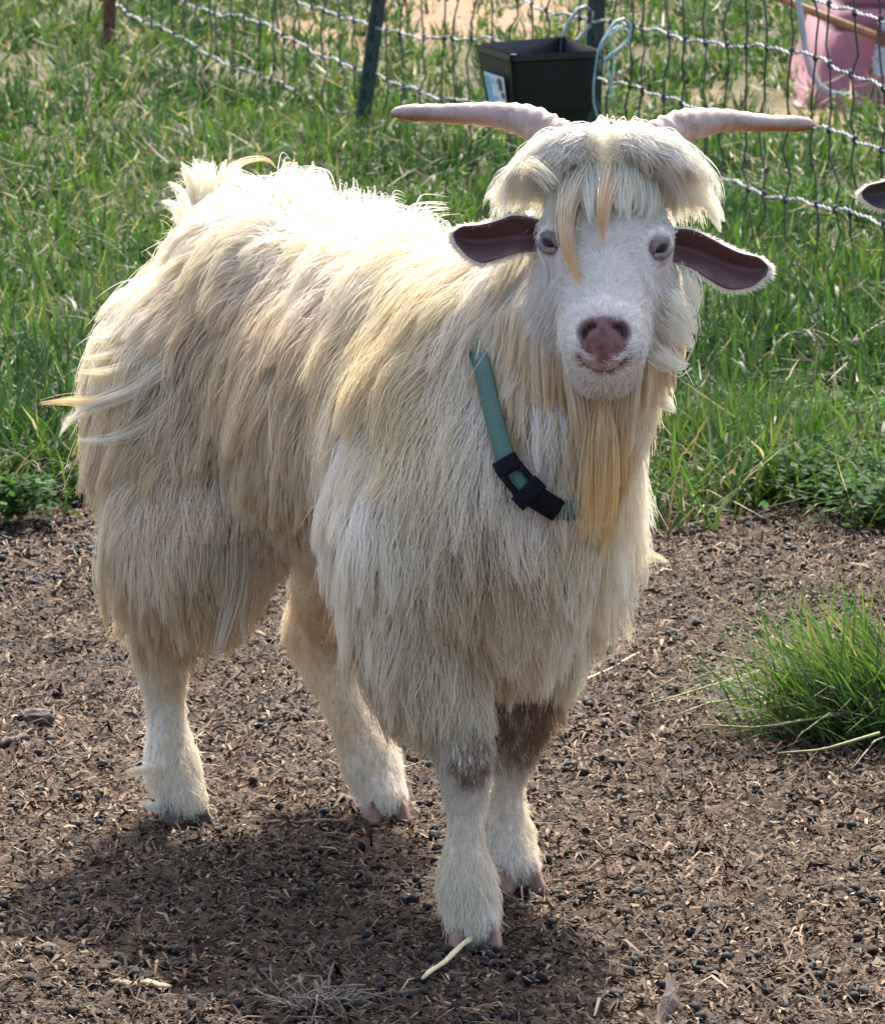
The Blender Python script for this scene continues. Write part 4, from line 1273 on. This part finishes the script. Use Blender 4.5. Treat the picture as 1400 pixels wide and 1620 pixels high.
def sample_roots(n_, weight):
    tri_ = np.concatenate([BF[:, [0, 1, 2]], BF[:, [0, 2, 3]]])
    a_, b_, c_ = BV[tri_[:, 0]], BV[tri_[:, 1]], BV[tri_[:, 2]]
    ar = np.linalg.norm(np.cross(b_ - a_, c_ - a_), axis=1) * weight((a_ + b_ + c_) / 3)
    t = rng.choice(len(tri_), n_, p=ar / ar.sum())
    r1_, r2_ = np.sqrt(rng.uniform(size=n_)), rng.uniform(size=n_)
    return a_[t] * (1 - r1_)[:, None] + b_[t] * (r1_ * (1 - r2_))[:, None] + c_[t] * (r1_ * r2_)[:, None]

def nearest(P_, Q, chunk=4000):
    r = np.zeros(len(P_), int)
    for i in range(0, len(P_), chunk):
        d_ = ((P_[i:i + chunk, None, :].astype(np.float32) - Q[None].astype(np.float32)) ** 2).sum(-1)
        r[i:i + chunk] = d_.argmin(1)
    return r

def guide_at(P_, sig=.032):
    w = np.exp(-((P_[:, None, :] - GDP[None]) ** 2).sum(-1) / (2 * sig * sig)) + 1e-12 / (((P_[:, None, :] - GDP[None]) ** 2).sum(-1) + 1e-4) ** 3
    w /= w.sum(1, keepdims=True)
    return norm(w @ GDD), w @ GDL, w @ GDF, w @ GDT
def guide_all(P_):
    out_ = [guide_at(P_[i:i + 8000]) for i in range(0, len(P_), 8000)]
    return [np.concatenate([o_[k] for o_ in out_]) for k in range(4)]

NP_ = 9
def grow(P_, N_, D_, L, lift, layer, grav, npt=NP_, curl=0.0):
    """vectorised strand growth with gravity and skin collision"""
    n_ = len(P_)
    D_ = norm(D_ - N_ * np.sum(D_ * N_, 1, keepdims=True))
    d = norm(D_ * np.cos(lift)[:, None] + N_ * np.sin(lift)[:, None])
    out_ = np.zeros((n_, npt, 3)); out_[:, 0] = P_ - N_ * .001
    p = P_.copy()
    ds = (L / (npt - 1))[:, None]
    ph = rng.uniform(0, 6.28, (n_, 2)); sidev = norm(np.cross(D_, N_) + 1e-9)
    for i in range(1, npt):
        s_ = i / (npt - 1)
        wob = sidev * (np.sin(ph[:, 0] + s_ * 5.5) * curl)[:, None]
        pn = p + norm(d + wob) * ds
        h = sdf(pn); want = layer * min(1, s_ * 2.2)
        push = np.maximum(want - h, 0)
        g_ = sgrad(pn)
        pn = pn + g_ * (push * .85)[:, None]
        d = norm(.8 * d + .2 * norm(pn - p) + np.array([0, 0, -1.0]) * (grav * (.5 + s_))[:, None])
        dn = np.sum(d * g_, 1); near = (h < want + .01) & (dn < 0)
        d = np.where(near[:, None], norm(d - g_ * (dn * .9)[:, None]), d)
        out_[:, i] = pn; p = pn
    return out_

def curves(name, strands_, rad0, rad1, tint0, tint1, mat, parent):
    """strands (n,k,3) -> hair curves object"""
    n_, k_ = strands_.shape[:2]
    cu = bpy.data.hair_curves.new(name)
    cu.add_curves([k_] * n_)
    cu.attributes['position'].data.foreach_set('vector', np.ascontiguousarray(strands_, np.float32).ravel())
    t = np.linspace(0, 1, k_)[None]
    ra = cu.attributes.get('radius') or cu.attributes.new('radius', 'FLOAT', 'POINT')
    r_ = np.broadcast_to(np.asarray(rad0).reshape(-1, 1), (n_, 1)) * (1 - t ** 1.6) + rad1 * t ** 1.6
    ra.data.foreach_set('value', np.ascontiguousarray(r_, np.float32).ravel())
    tt = np.ones((n_, k_, 4), np.float32)
    tt[..., :3] = tint0[:, None] * (1 - t[..., None]) + tint1[:, None] * t[..., None]
    ta = cu.attributes.new('tint', 'FLOAT_COLOR', 'POINT'); ta.data.foreach_set('color', tt.ravel())
    cu.materials.append(mat)
    return link(name, cu, parent)

def fur_mat(name, gain=1.0, trans=.42):
    m, nt, b, out = new_mat(name)
    nt.nodes.remove(b)
    a = nt.nodes.new('ShaderNodeAttribute'); a.attribute_name = 'tint'
    mx = nt.nodes.new('ShaderNodeMix'); mx.data_type = 'RGBA'; mx.blend_type = 'MULTIPLY'; mx.inputs[0].default_value = 1
    mx.inputs[7].default_value = (gain, gain, gain, 1); nt.links.new(a.outputs['Color'], mx.inputs[6])
    d = nt.nodes.new('ShaderNodeBsdfDiffuse'); t = nt.nodes.new('ShaderNodeBsdfTranslucent'); g = nt.nodes.new('ShaderNodeBsdfHair')
    g.component = 'Reflection'; g.inputs['RoughnessU'].default_value = .35; g.inputs['RoughnessV'].default_value = .6
    g.inputs['Color'].default_value = (.9, .88, .84, 1)
    nt.links.new(mx.outputs[2], d.inputs[0]); nt.links.new(mx.outputs[2], t.inputs[0])
    m1 = nt.nodes.new('ShaderNodeMixShader'); m1.inputs[0].default_value = trans
    nt.links.new(d.outputs[0], m1.inputs[1]); nt.links.new(t.outputs[0], m1.inputs[2])
    m2 = nt.nodes.new('ShaderNodeMixShader'); m2.inputs[0].default_value = .08
    nt.links.new(m1.outputs[0], m2.inputs[1]); nt.links.new(g.outputs[0], m2.inputs[2])
    nt.links.new(m2.outputs[0], out.inputs['Surface'])
    return m
M_FUR = fur_mat('goat hair')

def clump_to(st, roots, ncl, amount, power, spread=1.0):
    """pull each strand towards a clump leader, more towards the tip"""
    lead = rng.choice(len(roots), ncl, replace=False)
    li = lead[nearest(roots, roots[lead])]
    k_ = st.shape[1]; t = np.linspace(0, 1, k_)
    a_ = amount[:, None] * (t[None] ** power)
    return st + (st[li] - st) * a_[..., None], li

# --- long coat: everything but the face
def w_body(c_):
    h = head_lmn(c_)
    facew = (h[:, 1] > -.045) & (np.linalg.norm(h, axis=1) < .24) & (h[:, 2] > -.13)
    w = np.where(facew, 0.0, 1.0)
    w *= np.where(c_[:, 1] > .04, .55, 1.0)           # the side turned away is thinner sown
    w *= np.where(c_[:, 2] < .014, 0, 1)
    w *= np.where(c_[:, 2] < .20, 2.4, 1)
    w *= np.where((h[:, 1] < -.03) & (np.abs(h[:, 0]) < .07) & (h[:, 2] > -.07), 0.25, 1)
    return w
NB_ = 120000
R_ = sample_roots(NB_, w_body); N_ = sgrad(R_)
D_, L_, lf_, T_ = guide_all(R_)
wv_ = np.stack([fbm(R_[:, 0] * 22 + 9 * k_, R_[:, 2] * 22 + R_[:, 1] * 15, 301 + k_, 2) - .375 for k_ in range(3)], -1)
D_ = norm(D_ + rng.normal(0, .08, D_.shape) + wv_ * 1.5 * np.clip((L_ - .03) / .05, 0, 1)[:, None])
cl_n = fbm(R_[:, 0] * 14 + 3, R_[:, 2] * 14 + R_[:, 1] * 9, 201, 3)
L_ = L_ * rng.uniform(.6, 1.12, NB_) * (.75 + .5 * cl_n)
shy = np.clip((.175 - R_[:, 0]) / .03, 0, 1) * np.clip((R_[:, 0] + .16) / .05, 0, 1) * np.clip((.47 - R_[:, 2]) / .05, 0, 1)     # short belly wool behind the elbow
L_ = L_ * (1 - shy) + np.minimum(L_, .042) * shy
lf_ = lf_ + np.abs(rng.normal(0, .10, NB_)) * np.clip(L_ / .05, .3, 1)
layer = np.minimum(rng.uniform(.002, .030, NB_) * np.clip(L_ / .08, .12, 1.1), L_ * .35)
ST = grow(R_, N_, D_, L_, lf_, layer, .07 + .22 * np.clip(L_ / .12, 0, 1), curl=.34)
lk = np.clip(L_ / .05, .2, 1)
ST, li1 = clump_to(ST, R_, 5200, np.clip(rng.normal(.72, .16, NB_), 0, .95) * lk, 1.0)
ST, li2 = clump_to(ST, R_, 900, np.clip(rng.normal(.36, .14, NB_), 0, .6) * np.clip(lk * 1.6 - .7, 0, 1), 1.3)
fly = rng.uniform(size=NB_) < .05
ST[fly] += (rng.normal(0, .010, (fly.sum(), 1, 3)) * np.linspace(0, 1, NP_)[None, :, None] ** 1.5)
BROWN = TINT[4]
for (px, r_, amt) in [([(742, 1178), (748, 1214)], .0165, .95), ([(735, 1225), (742, 1238)], .008, .4), ([(812, 1085), (806, 1130), (800, 1180)], .030, .95), ([(830, 1050), (850, 1040)], .02, .55), ([(735, 1372), (770, 1372)], .008, .0)]:
    ps = [hit(u, vv) for u, vv in px]; ps = [p_[0] for p_ in ps if p_ is not None]
    for a_ in np.linspace(0, 1, 7) if len(ps) > 1 else [0]:
        s2 = a_ * (len(ps) - 1); i_ = min(int(s2), len(ps) - 1); q2 = ps[i_] * (1 - (s2 - i_)) + ps[min(i_ + 1, len(ps) - 1)] * (s2 - i_)
        mk = np.clip((r_ * 1.5 - np.linalg.norm(R_ - q2, axis=1)) / (r_ * .8), 0, 1)[:, None] * amt
        T_ = np.minimum(T_, T_ + (BROWN - T_) * mk)
# colour: per clump variation, yellower tips
cv = rng.uniform(-1, 1, NB_)
cvar = .6 * cv[li2] + .4 * cv[li1]
T0 = T_ * (1 + .10 * cvar[:, None]) ; T0[:, 2] *= 1 + .10 * cvar
T0 = T0 * rng.uniform(.9, 1.06, (NB_, 1))
T1 = T0 * np.array([.99, .93, .80])
T0 = np.clip(T0 * np.array([.98, .97, .98]), 0, .94); T1 = np.clip(T1, 0, .94)
# the collar presses the hair flat: nothing lies over the webbing
mid = ST[:, 2:, :].reshape(-1, 3)
vis_i = [i for i in range(len(CL)) if pc[i, 1] > 575 + 14 * math.sin(i * 2.1) and pc[i, 0] < 868 and np.linalg.norm(wor(CL[i]) - C0) < 4.85]
dmin = np.full(len(mid), 9.0, np.float32)
if vis_i:
    Cq = CL[vis_i].astype(np.float32)
    bb = (mid > Cq.min(0) - .02).all(1) & (mid < Cq.max(0) + .02).all(1)
    ii = np.where(bb)[0]
    for i in range(0, len(ii), 20000):
        dmin[ii[i:i + 20000]] = np.sqrt(((mid[ii[i:i + 20000], None] - Cq[None]) ** 2).sum(-1)).min(1)
bad = (dmin.reshape(NB_, -1) < .0125).any(1)
keep = ~bad
curves('coat', ST[keep], np.where(L_[keep] < .03, .00030, .00042), .00012, T0[keep], T1[keep], M_FUR, goat)

# --- face: short fur lying from the muzzle up and out
def w_face(c_):
    h = head_lmn(c_)
    w = ((h[:, 1] > -.06) & (np.linalg.norm(h, axis=1) < .24) & (h[:, 2] > -.135)).astype(float)
    pc_ = [hit(u, vv)[0] for u, vv in [(932, 527), (955, 522), (978, 527), (955, 545), (940, 540), (970, 540)]]
    for p_ in pc_: w[np.linalg.norm(c_ - p_, axis=1) < .0135] = 0
    for u, vv in [(954, 562), (940, 580), (955, 586), (970, 580), (925, 572), (984, 572)]: w[np.linalg.norm(c_ - hit(u, vv)[0], axis=1) < .010] *= .08
    for s_ in (-1, 1): w[np.linalg.norm(c_ - EYEC[s_][0], axis=1) < .0185] = 0
    return w
NF = 26000
R_ = sample_roots(NF, w_face); N_ = sgrad(R_); h = head_lmn(R_)
up_m = np.clip((.06 - h[:, 1]) / .05, 0, 1)
dl = np.sign(h[:, 0]) * np.clip(np.abs(h[:, 0]) / .03, 0, 1)
Dh = np.stack([dl * .9, np.where(np.abs(h[:, 0]) > .035, .55, -.55 - .5 * (1 - up_m)), np.full(NF, -.35)], -1)
below = h[:, 2] < -.055
Dh[below] = np.stack([dl[below] * .5, np.full(below.sum(), .3), np.full(below.sum(), -.8)], -1)
D_ = norm(Dh @ HB + rng.normal(0, .15, (NF, 3)))
for s_ in (-1, 1):
    away_ = R_ - EYEC[s_][0]; da = np.linalg.norm(away_, axis=1, keepdims=True)
    D_ = norm(D_ + norm(away_) * np.clip((.034 - da) / .008, 0, 1) * 2.5)
L_ = .010 + .006 * rng.uniform(size=NF) + .014 * np.clip((np.abs(h[:, 0]) - .03) / .02, 0, 1) * (h[:, 1] > .0) + .016 * np.clip((-.05 - h[:, 2]) / .03, 0, 1)
L_[(h[:, 1] > .09)] *= .6
ST = grow(R_, N_, D_, L_, np.abs(rng.normal(.25, .12, NF)), np.full(NF, .0012), np.full(NF, .05), 6, .1)
ST, _ = clump_to(ST, R_, 3000, np.clip(rng.normal(.45, .2, NF), 0, .9), 1.0)
T0 = np.tile(np.array([.88, .85, .81]), (NF, 1)) * rng.uniform(.88, 1.04, (NF, 1))
greyd = np.clip((np.abs(h[:, 0]) - .038) / .015, 0, 1)
T0 = T0 * (1 - .07 * greyd[:, None])
T1 = T0 * np.array([1, .98, .94])
curves('face_fur', ST, np.full(NF, .00030), .0001, T0, T1, M_FUR, goat)

# --- beard and jaw hair
def w_beard(c_):
    h = head_lmn(c_)
    w = ((h[:, 1] > -.03) & (h[:, 1] < .128) & (h[:, 2] < -.078) & (np.linalg.norm(h, axis=1) < .2)).astype(float)
    return w
NBD = 8000
R_ = sample_roots(NBD, w_beard); N_ = sgrad(R_); h = head_lmn(R_)
D_ = norm(np.stack([h[:, 0] * 3, np.full(NBD, .2), np.full(NBD, -.5)], -1) @ HB + np.array([0, 0, -1.0]) + rng.normal(0, .06, (NBD, 3)))
L_ = (.085 + .105 * np.clip(1 - np.abs(h[:, 0]) / .035, 0, 1) * np.clip(h[:, 1] / .05, .3, 1)) * rng.uniform(.65, 1.1, NBD)
ST = grow(R_, N_, D_, L_, rng.uniform(.2, .5, NBD), rng.uniform(.002, .02, NBD), np.full(NBD, .5), 10, .07)
ST, li1 = clump_to(ST, R_, 240, np.clip(rng.normal(.7, .15, NBD), 0, .95), .9)
ST, li2 = clump_to(ST, R_, 30, np.clip(rng.normal(.30, .1, NBD), 0, .7), 1.4)
cv = rng.uniform(-1, 1, NBD)[li1]
by = np.clip((h[:, 1] - .02) / .06, 0, 1)[:, None] * np.clip(1.3 - np.abs(h[:, 0:1]) / .03, .25, 1)
T0 = (np.array([.86, .82, .74]) * (1 - by) + np.array([.76, .585, .31]) * by) * (1 + .10 * cv[:, None]) * rng.uniform(.9, 1.05, (NBD, 1)); T1 = T0 * np.array([.98, .86, .62])
curves('beard', ST, np.full(NBD, .00040), .00012, np.clip(T0, 0, .88), T1, M_FUR, goat)

# --- forelock: locks swept from the poll over the brow
LOCKS = []
def lock(px, Y0, Y1, n_, rad, t0, t1, taper=1.0, thin=.00036):
    """a lock of hair along a line; px in the photo, depth runs Y0 -> Y1"""
    K_ = 12
    pp = np.array(px, float); t = np.linspace(0, 1, len(pp)); tt = np.linspace(0, 1, K_)
    uu = np.interp(tt, t, pp[:, 0]); vv = np.interp(tt, t, pp[:, 1])
    for _ in range(2):
        uu[1:-1] = .25 * uu[:-2] + .5 * uu[1:-1] + .25 * uu[2:]; vv[1:-1] = .25 * vv[:-2] + .5 * vv[1:-1] + .25 * vv[2:]
    Ys = np.interp(tt, t, Y0) if np.ndim(Y0) else Y0 + (Y1 - Y0) * tt
    Q = np.array([loc(at_y(a_, b_, c_)) for a_, b_, c_ in zip(uu, vv, Ys)])
    off = rng.normal(0, 1, (n_, 3)) * rad
    tw = 1 - (.88 * taper) * tt ** 1.3
    st = Q[None] + off[:, None, :] * tw[None, :, None] + (rng.normal(0, .0012, (n_, 1, 3)) * np.sin(tt * 3.1)[None, :, None])
    ln_ = rng.uniform(.75, 1.0, n_)
    st = np.stack([np.stack([np.interp(tt * l_, tt, st[i, :, k]) for k in range(3)], -1) for i, l_ in enumerate(ln_)])
    T0 = np.asarray(t0) * rng.uniform(.9, 1.06, (n_, 1)); T1 = np.asarray(t1) * rng.uniform(.9, 1.06, (n_, 1))
    return st, T0, T1
W_, CR, YL, OR = TINT[0], TINT[1], TINT[3], np.array([.74, .48, .18])
def add_lock(*a, **k): LOCKS.append(lock(*a, **k))
def rl(u, vv, back=.0):   # depth of skin at a pixel (or of the nearest skin beside it), less a little
    hh = hit(u, vv)
    if hh is not None: return wor(hh[0])[1] - back
    d_ = norm(ray(u, vv) @ GM.T); ts = np.linspace(4.2, 6.0, 700)
    Pq = CAML + d_ * ts[:, None]
    return wor(Pq[int(np.argmin(sdf(Pq)))])[1] - back
for i in range(190):
    sd1 = rng.uniform(-1, 1)
    u0 = 962 + sd1 * 72; v0 = 232 + 22 * abs(sd1) + rng.normal(0, 9)
    du = sd1 * 45 + rng.normal(0, 26); dv = rng.uniform(35, 100)
    px = [(u0, v0), (u0 + du * .25, v0 - 14 + 10 * abs(sd1)), (u0 + du * .7, v0 + dv * .35), (u0 + du * .95, v0 + dv * .75), (u0 + du * (.9 + rng.normal(0, .15)), v0 + dv)]
    Ys = [rl(*px[0]), rl(*px[1], .012), rl(*px[2], .024), rl(*px[3], .020), rl(*px[4], .012)]
    LOCKS.append(lock(px, Ys, None, 52, .0055, np.clip(W_ * [1, .99, .93], 0, .88), CR))
# crown fluff between the horns
for i in range(60):
    u0 = rng.uniform(890, 1030); v0 = rng.normal(244, 8)
    dx = (u0 - 960) * .3 + rng.normal(0, 16)
    Y_ = rl(u0, v0)
    LOCKS.append(lock([(u0, v0), (u0 + dx * .4, v0 - 20), (u0 + dx, v0 - 30 + rng.normal(0, 7)), (u0 + dx * 1.7, v0 - 24 + rng.normal(0, 9))], Y_, Y_ + rng.normal(-.01, .012), 40, .004, W_, CR, .9))
# side sweeps over the temples
for i in range(130):
    a = rng.uniform(0, 1); s1 = -1 if i % 2 else 1
    u0 = 960 + s1 * (15 + 66 * a); v0 = 219 + 22 * a + rng.normal(0, 6)
    ex_ = rng.uniform(8, 108); ey_ = 34 + .45 * ex_ + rng.uniform(-18, 34)
    bow = rng.uniform(.6, 1.0)
    px = [(u0, v0), (u0 + s1 * ex_ * .3, v0 - 8 * bow), (u0 + s1 * ex_ * .72, v0 + ey_ * .26), (u0 + s1 * ex_ * .95, v0 + ey_ * .64), (u0 + s1 * ex_ * rng.uniform(.85, 1.1), v0 + ey_)]
    Ys = [min(rl(*px[0]), 4.700), min(rl(*px[1], .010), 4.678), min(rl(*px[2], .016), 4.674), min(rl(*px[3], .014), 4.684), min(rl(*px[4], .010), 4.70)]
    px = [px[0]] + [(a_ + rng.normal(0, 7), b_ + rng.normal(0, 7)) for a_, b_ in px[1:]]
    Ys = [y_ + rng.normal(0, .006) for y_ in Ys]
    LOCKS.append(lock(px, Ys, None, 30, .0052, W_ * rng.uniform(.93, 1.0), CR * rng.uniform(.9, 1.0), .8))
for i in range(60):      # stray wisps across the crown
    u0 = 960 + rng.uniform(-85, 85); v0 = 222 + abs(u0 - 960) * .25 + rng.normal(0, 14); an = rng.uniform(0, 6.28); L1 = rng.uniform(18, 48)
    du, dv = math.cos(an) * L1, math.sin(an) * L1 * .6 + 14
    px = [(u0, v0), (u0 + du * .4, v0 + dv * .2 - 9), (u0 + du * .85, v0 + dv * .55 - 4), (u0 + du + rng.normal(0, 8), v0 + dv)]
    LOCKS.append(lock(px, [min(rl(*q2, .02), 4.68) - rng.uniform(0, .012) for q2 in px], None, 12, .0035, W_, CR * [1, .96, .86], .7))
for i in range(44):      # mane behind the ears
    s1 = -1 if i % 2 else 1
    u0 = 960 + s1 * (88 + rng.uniform(-10, 14)); v0 = 275 + rng.normal(0, 14); ex_ = rng.uniform(20, 95 if s1 < 0 else 70); ve = 338 + rng.uniform(-22, 10) + (14 if s1 > 0 else 0)
    px = [(u0, v0), (u0 + s1 * ex_ * .45, v0 + 6), (u0 + s1 * ex_ * .85, (v0 + ve) / 2), (u0 + s1 * ex_, ve)]
    LOCKS.append(lock(px, [4.70, 4.715, 4.725, 4.73], None, 40, .007, W_, CR, .5))
add_lock([(930, 262), (905, 300), (893, 340), (893, 385), (905, 420), (918, 452)], [rl(930,262,.02),rl(905,300,.03),rl(893,340,.03),rl(893,385,.022),rl(905,420,.016),rl(918,452,.012)], None, 130, .0055, CR, OR, .95)
add_lock([(900, 290), (893, 330), (893, 370), (897, 395)], [rl(900,290,.02),rl(893,330,.028),rl(893,370,.022),rl(897,395,.016)], None, 90, .005, CR, YL, .9)
add_lock([(975, 250), (960, 290), (952, 330), (955, 388)], [rl(975,250,.02),rl(960,290,.03),rl(952,330,.025),rl(955,388,.012)], None, 120, .006, CR, OR, .95)
add_lock([(990, 255), (1000, 290), (990, 330)], [rl(990,255,.02),rl(1000,290,.028),rl(990,330,.02)], None, 90, .006, CR, YL, .9)
add_lock([(872, 290), (850, 266), (832, 258), (824, 272), (832, 284)], 4.655, 4.65, 40, .005, CR, YL, .5)
add_lock([(1090, 300), (1118, 320), (1132, 345), (1140, 368)], 4.71, 4.71, 60, .004, CR, CR, .95)
st = np.concatenate([l_[0] for l_ in LOCKS]); t0_ = np.concatenate([l_[1] for l_ in LOCKS]); t1_ = np.concatenate([l_[2] for l_ in LOCKS])
curves('forelock', st, np.full(len(st), .00036), .0001, np.clip(t0_, 0, .88), np.clip(t1_, 0, .88), M_FUR, goat)

# --- loose locks that stick out of the coat
LOCKS = []
def at_skin(px, n_, rad, t0, t1, lift0=.03, lift1=.045, taper=.95):
    Y0 = rl(*px[0]); Y1 = Y0
    hh = hit(*px[-1])
    if hh is not None: Y1 = wor(hh[0])[1] - lift1
    LOCKS.append(lock(px, Y0 - lift0, Y1 - (0 if hh is not None else lift0), n_, rad, t0, t1, taper))
TN = TINT[2]
at_skin([(285, 560), (235, 610), (170, 640), (110, 632), (62, 638)], 70, .006, CR, np.array([.82, .62, .36]), .012, .03)
at_skin([(270, 580), (215, 625), (150, 640), (108, 665), (94, 692)], 70, .0055, CR, CR, .012, .03)
at_skin([(280, 640), (230, 680), (175, 700), (118, 696)], 70, .006, TN, CR, .012, .03)
at_skin([(265, 500), (215, 550), (165, 566), (128, 566)], 50, .005, CR, YL, .012, .03)
at_skin([(270, 530), (220, 575), (165, 592), (120, 588)], 50, .005, CR, YL, .012, .03)
at_skin([(260, 480), (210, 525), (165, 536), (140, 532)], 40, .005, CR, CR, .012, .03)
for (u, vv, du, dv) in [(320, 300, -12, -50), (308, 305, -22, -40), (335, 295, 2, -42), (345, 290, 14, -38), (300, 315, -34, -28), (292, 330, -36, -12), (355, 288, 30, -26), (328, 297, -8, -44), (314, 300, -28, -46)]:
    at_skin([(u, vv + 24), (u + du * .4, vv + dv * .55), (u + du, vv + dv)], 34, .0036, CR, CR, .01, .01, .9)
at_skin([(345, 290), (370, 262), (400, 250), (428, 252), (438, 268)], 22, .0022, CR, np.array([.62, .45, .22]))
for i in range(34):      # ruffled crest of the back against the grass
    a = rng.uniform(0, 1); u = 430 + 260 * a; vv = 288 + 80 * a ** 1.6 + rng.normal(0, 6)
    du = rng.normal(4, 14); dv = -rng.uniform(2, 17)
    at_skin([(u, vv + 20), (u + du * .3, vv + dv * .6), (u + du, vv + dv), (u + du * 2.0, vv + dv * .8)], 24, .008, W_, CR, .01, .01, .5)
for px in [[(600, 650), (555, 705), (520, 755), (498, 800)], [(605, 690), (560, 742), (530, 790), (520, 830)], [(605, 740), (570, 780), (545, 830), (530, 870)], [(600, 700), (545, 755), (510, 795), (492, 822)]]:
    at_skin(px, 34, .005, W_, CR, .012, .04)
at_skin([(990, 850), (1010, 870), (1035, 880), (1058, 890)], 40, .004, CR, YL)
at_skin([(980, 800), (1000, 840), (1015, 880), (1022, 930)], 90, .008, CR, CR)
at_skin([(960, 850), (975, 890), (985, 930), (988, 950)], 90, .008, CR, CR)
for px in [[(1060, 470), (1080, 490), (1092, 515), (1098, 530)], [(1055, 500), (1075, 520), (1088, 540), (1094, 552)], [(1045, 560), (1060, 575), (1075, 580), (1088, 578)], [(1040, 600), (1050, 630), (1060, 640), (1068, 650)], [(1085, 440), (1095, 460), (1100, 480), (1096, 500)]]:
    at_skin(px, 70, .007, CR, CR)
at_skin([(240, 1215), (225, 1222), (212, 1220), (198, 1222)], 70, .004, CR, YL, .02, .03)
at_skin([(250, 1275), (240, 1276), (230, 1272), (220, 1268)], 50, .003, CR, CR, .01, .02)
at_skin([(170, 850), (160, 900), (165, 950), (172, 1005)], 90, .006, CR, OR * [1.05, 1.25, 1.7], .02, .03)
at_skin([(180, 700), (155, 720), (145, 760), (142, 800)], 80, .006, W_, YL, .02, .02)
at_skin([(370, 860), (368, 940), (352, 1000), (340, 1050)], 36, .009, TN, CR, .02, .03, .6)
at_skin([(395, 860), (395, 930), (385, 980), (392, 1030)], 26, .007, TN, CR, .02, .03, .6)
for i in range(26):     # fringe behind the near foreleg
    u = 575 + rng.uniform(0, 110); v0 = 985 + rng.uniform(0, 60)
    ve = 1120 + rng.uniform(0, 85) + (u - 590) * .25
    Yq = 4.83
    LOCKS.append(lock([(u, v0), (u + 5, (v0 + ve) / 2), (u + 18 + rng.normal(0, 6), ve)], Yq, Yq - .01, 60, .007, TN, np.array([.78, .62, .38]), .8))
for i in range(16):     # brisket fringe at the far foreleg
    u = 845 + rng.uniform(0, 70); v0 = 1000 + rng.uniform(0, 30)
    LOCKS.append(lock([(u, v0), (u + 6, v0 + 45), (u + 6 + rng.normal(0, 10), v0 + 75 + rng.uniform(0, 35) - max(0, u - 890) * .6)], 4.86, 4.85, 60, .008, CR, YL, .8))
st = np.concatenate([l_[0] for l_ in LOCKS]); t0_ = np.concatenate([l_[1] for l_ in LOCKS]); t1_ = np.concatenate([l_[2] for l_ in LOCKS])
curves('loose_lock', st, np.full(len(st), .00036), .0001, np.clip(t0_, 0, .88), np.clip(t1_, 0, .88), M_FUR, goat)

# --- fringe of short white fur on the ears
st, t0_ = [], []
for sd_, (V, V2, rim_i, back) in EARS.items():
    P_ = V.reshape(-1, 3)[rim_i]; cen_ = V.reshape(-1, 3).mean(0)
    i = rng.integers(0, len(P_), 1500); f_ = rng.uniform(size=(1500, 1))
    b0 = P_[i] * f_ + np.roll(P_, -1, 0)[i] * (1 - f_) + back * .002
    upw = (b0 - cen_) @ np.array([0, 0, 1.0]) > 0
    d_ = norm(b0 - cen_) * .6 + back * rng.uniform(.1, .8, (1500, 1)) + rng.normal(0, .25, (1500, 3))
    L = rng.uniform(.003, .0065, (1500, 1))
    d_ = norm(d_)
    st.append(np.stack([b0, b0 + d_ * L * .5, b0 + d_ * L + np.array([0, 0, -.0005])], 1))
    o_ = V2.reshape(-1, 3); i = rng.integers(0, len(o_), 2500)
    b0 = o_[i] + np.abs(rng.normal(0, .001, (2500, 1))) * back; d_ = norm(norm(o_[i] - V2.reshape(-1, 3)[0]) + back * .4 + rng.normal(0, .2, (2500, 3)))
    L = rng.uniform(.005, .012, (2500, 1))
    st.append(np.stack([b0 + back * .001, b0 + d_ * L * .5 + back * .003, b0 + d_ * L + back * .003], 1))
st = np.concatenate(st)
T0 = np.tile(np.array([.84, .80, .75]), (len(st), 1))
curves('ear_fringe', st, np.full(len(st), .0003), .0001, T0, T0, M_FUR, goat)

# ------------------------------------------------------------------ a second goat, outside the picture but for one ear
K2 = .93
tipL = loc(at_y(1215, 426, 4.732))
A2 = math.radians(-119.86)
R2 = np.array([[math.cos(A2), -math.sin(A2), 0], [math.sin(A2), math.cos(A2), 0], [0, 0, 1.0]]) @ np.diag([K2, -K2, K2])
t2 = R2 @ tipL
T2 = ground(1362, 307, t2[2]) - t2
g2 = tag(link('grey_goat', None), 'grey goat with a dark pale-rimmed ear, standing in grass beside the fence', 'goat')
m4 = Matrix.Identity(4)
for i in range(3):
    for j in range(3): m4[i][j] = R2[i][j]
    m4[i][3] = T2[i]
m4[2][3] = 0.0
g2.matrix_world = m4
M_FUR2 = fur_mat('grey goat hair', .16)
M_SKIN2 = plain('grey goat skin', (.05, .045, .045), (.09, .08, .078), 60, .8)
M_EARI2 = plain('dark ear inside', (.035, .028, .030), (.075, .060, .060), 40, .7)
M_EARO2 = plain('pale ear rim', (.42, .38, .32), (.55, .50, .44), 90, .8)
def clone(o, parent, mats=None):
    c_ = o.copy(); COL.objects.link(c_); c_.parent = parent
    if mats:
        for k, mt in enumerate(mats):
            c_.material_slots[k].link = 'OBJECT'; c_.material_slots[k].material = mt
    for ch_ in o.children: clone(ch_, c_)
    return c_
for o in list(goat.children):
    base_ = o.name.split('.')[0]
    if base_ in ('body',): clone(o, g2, [M_SKIN2])
    elif base_ in ('coat', 'face_fur'): clone(o, g2, [M_FUR2])
    elif base_ == 'ear': clone(o, g2, [M_EARI2, M_EARO2])
    elif base_ == 'ear_fringe': clone(o, g2)
    elif base_ in ('eye', 'hoof'): clone(o, g2)
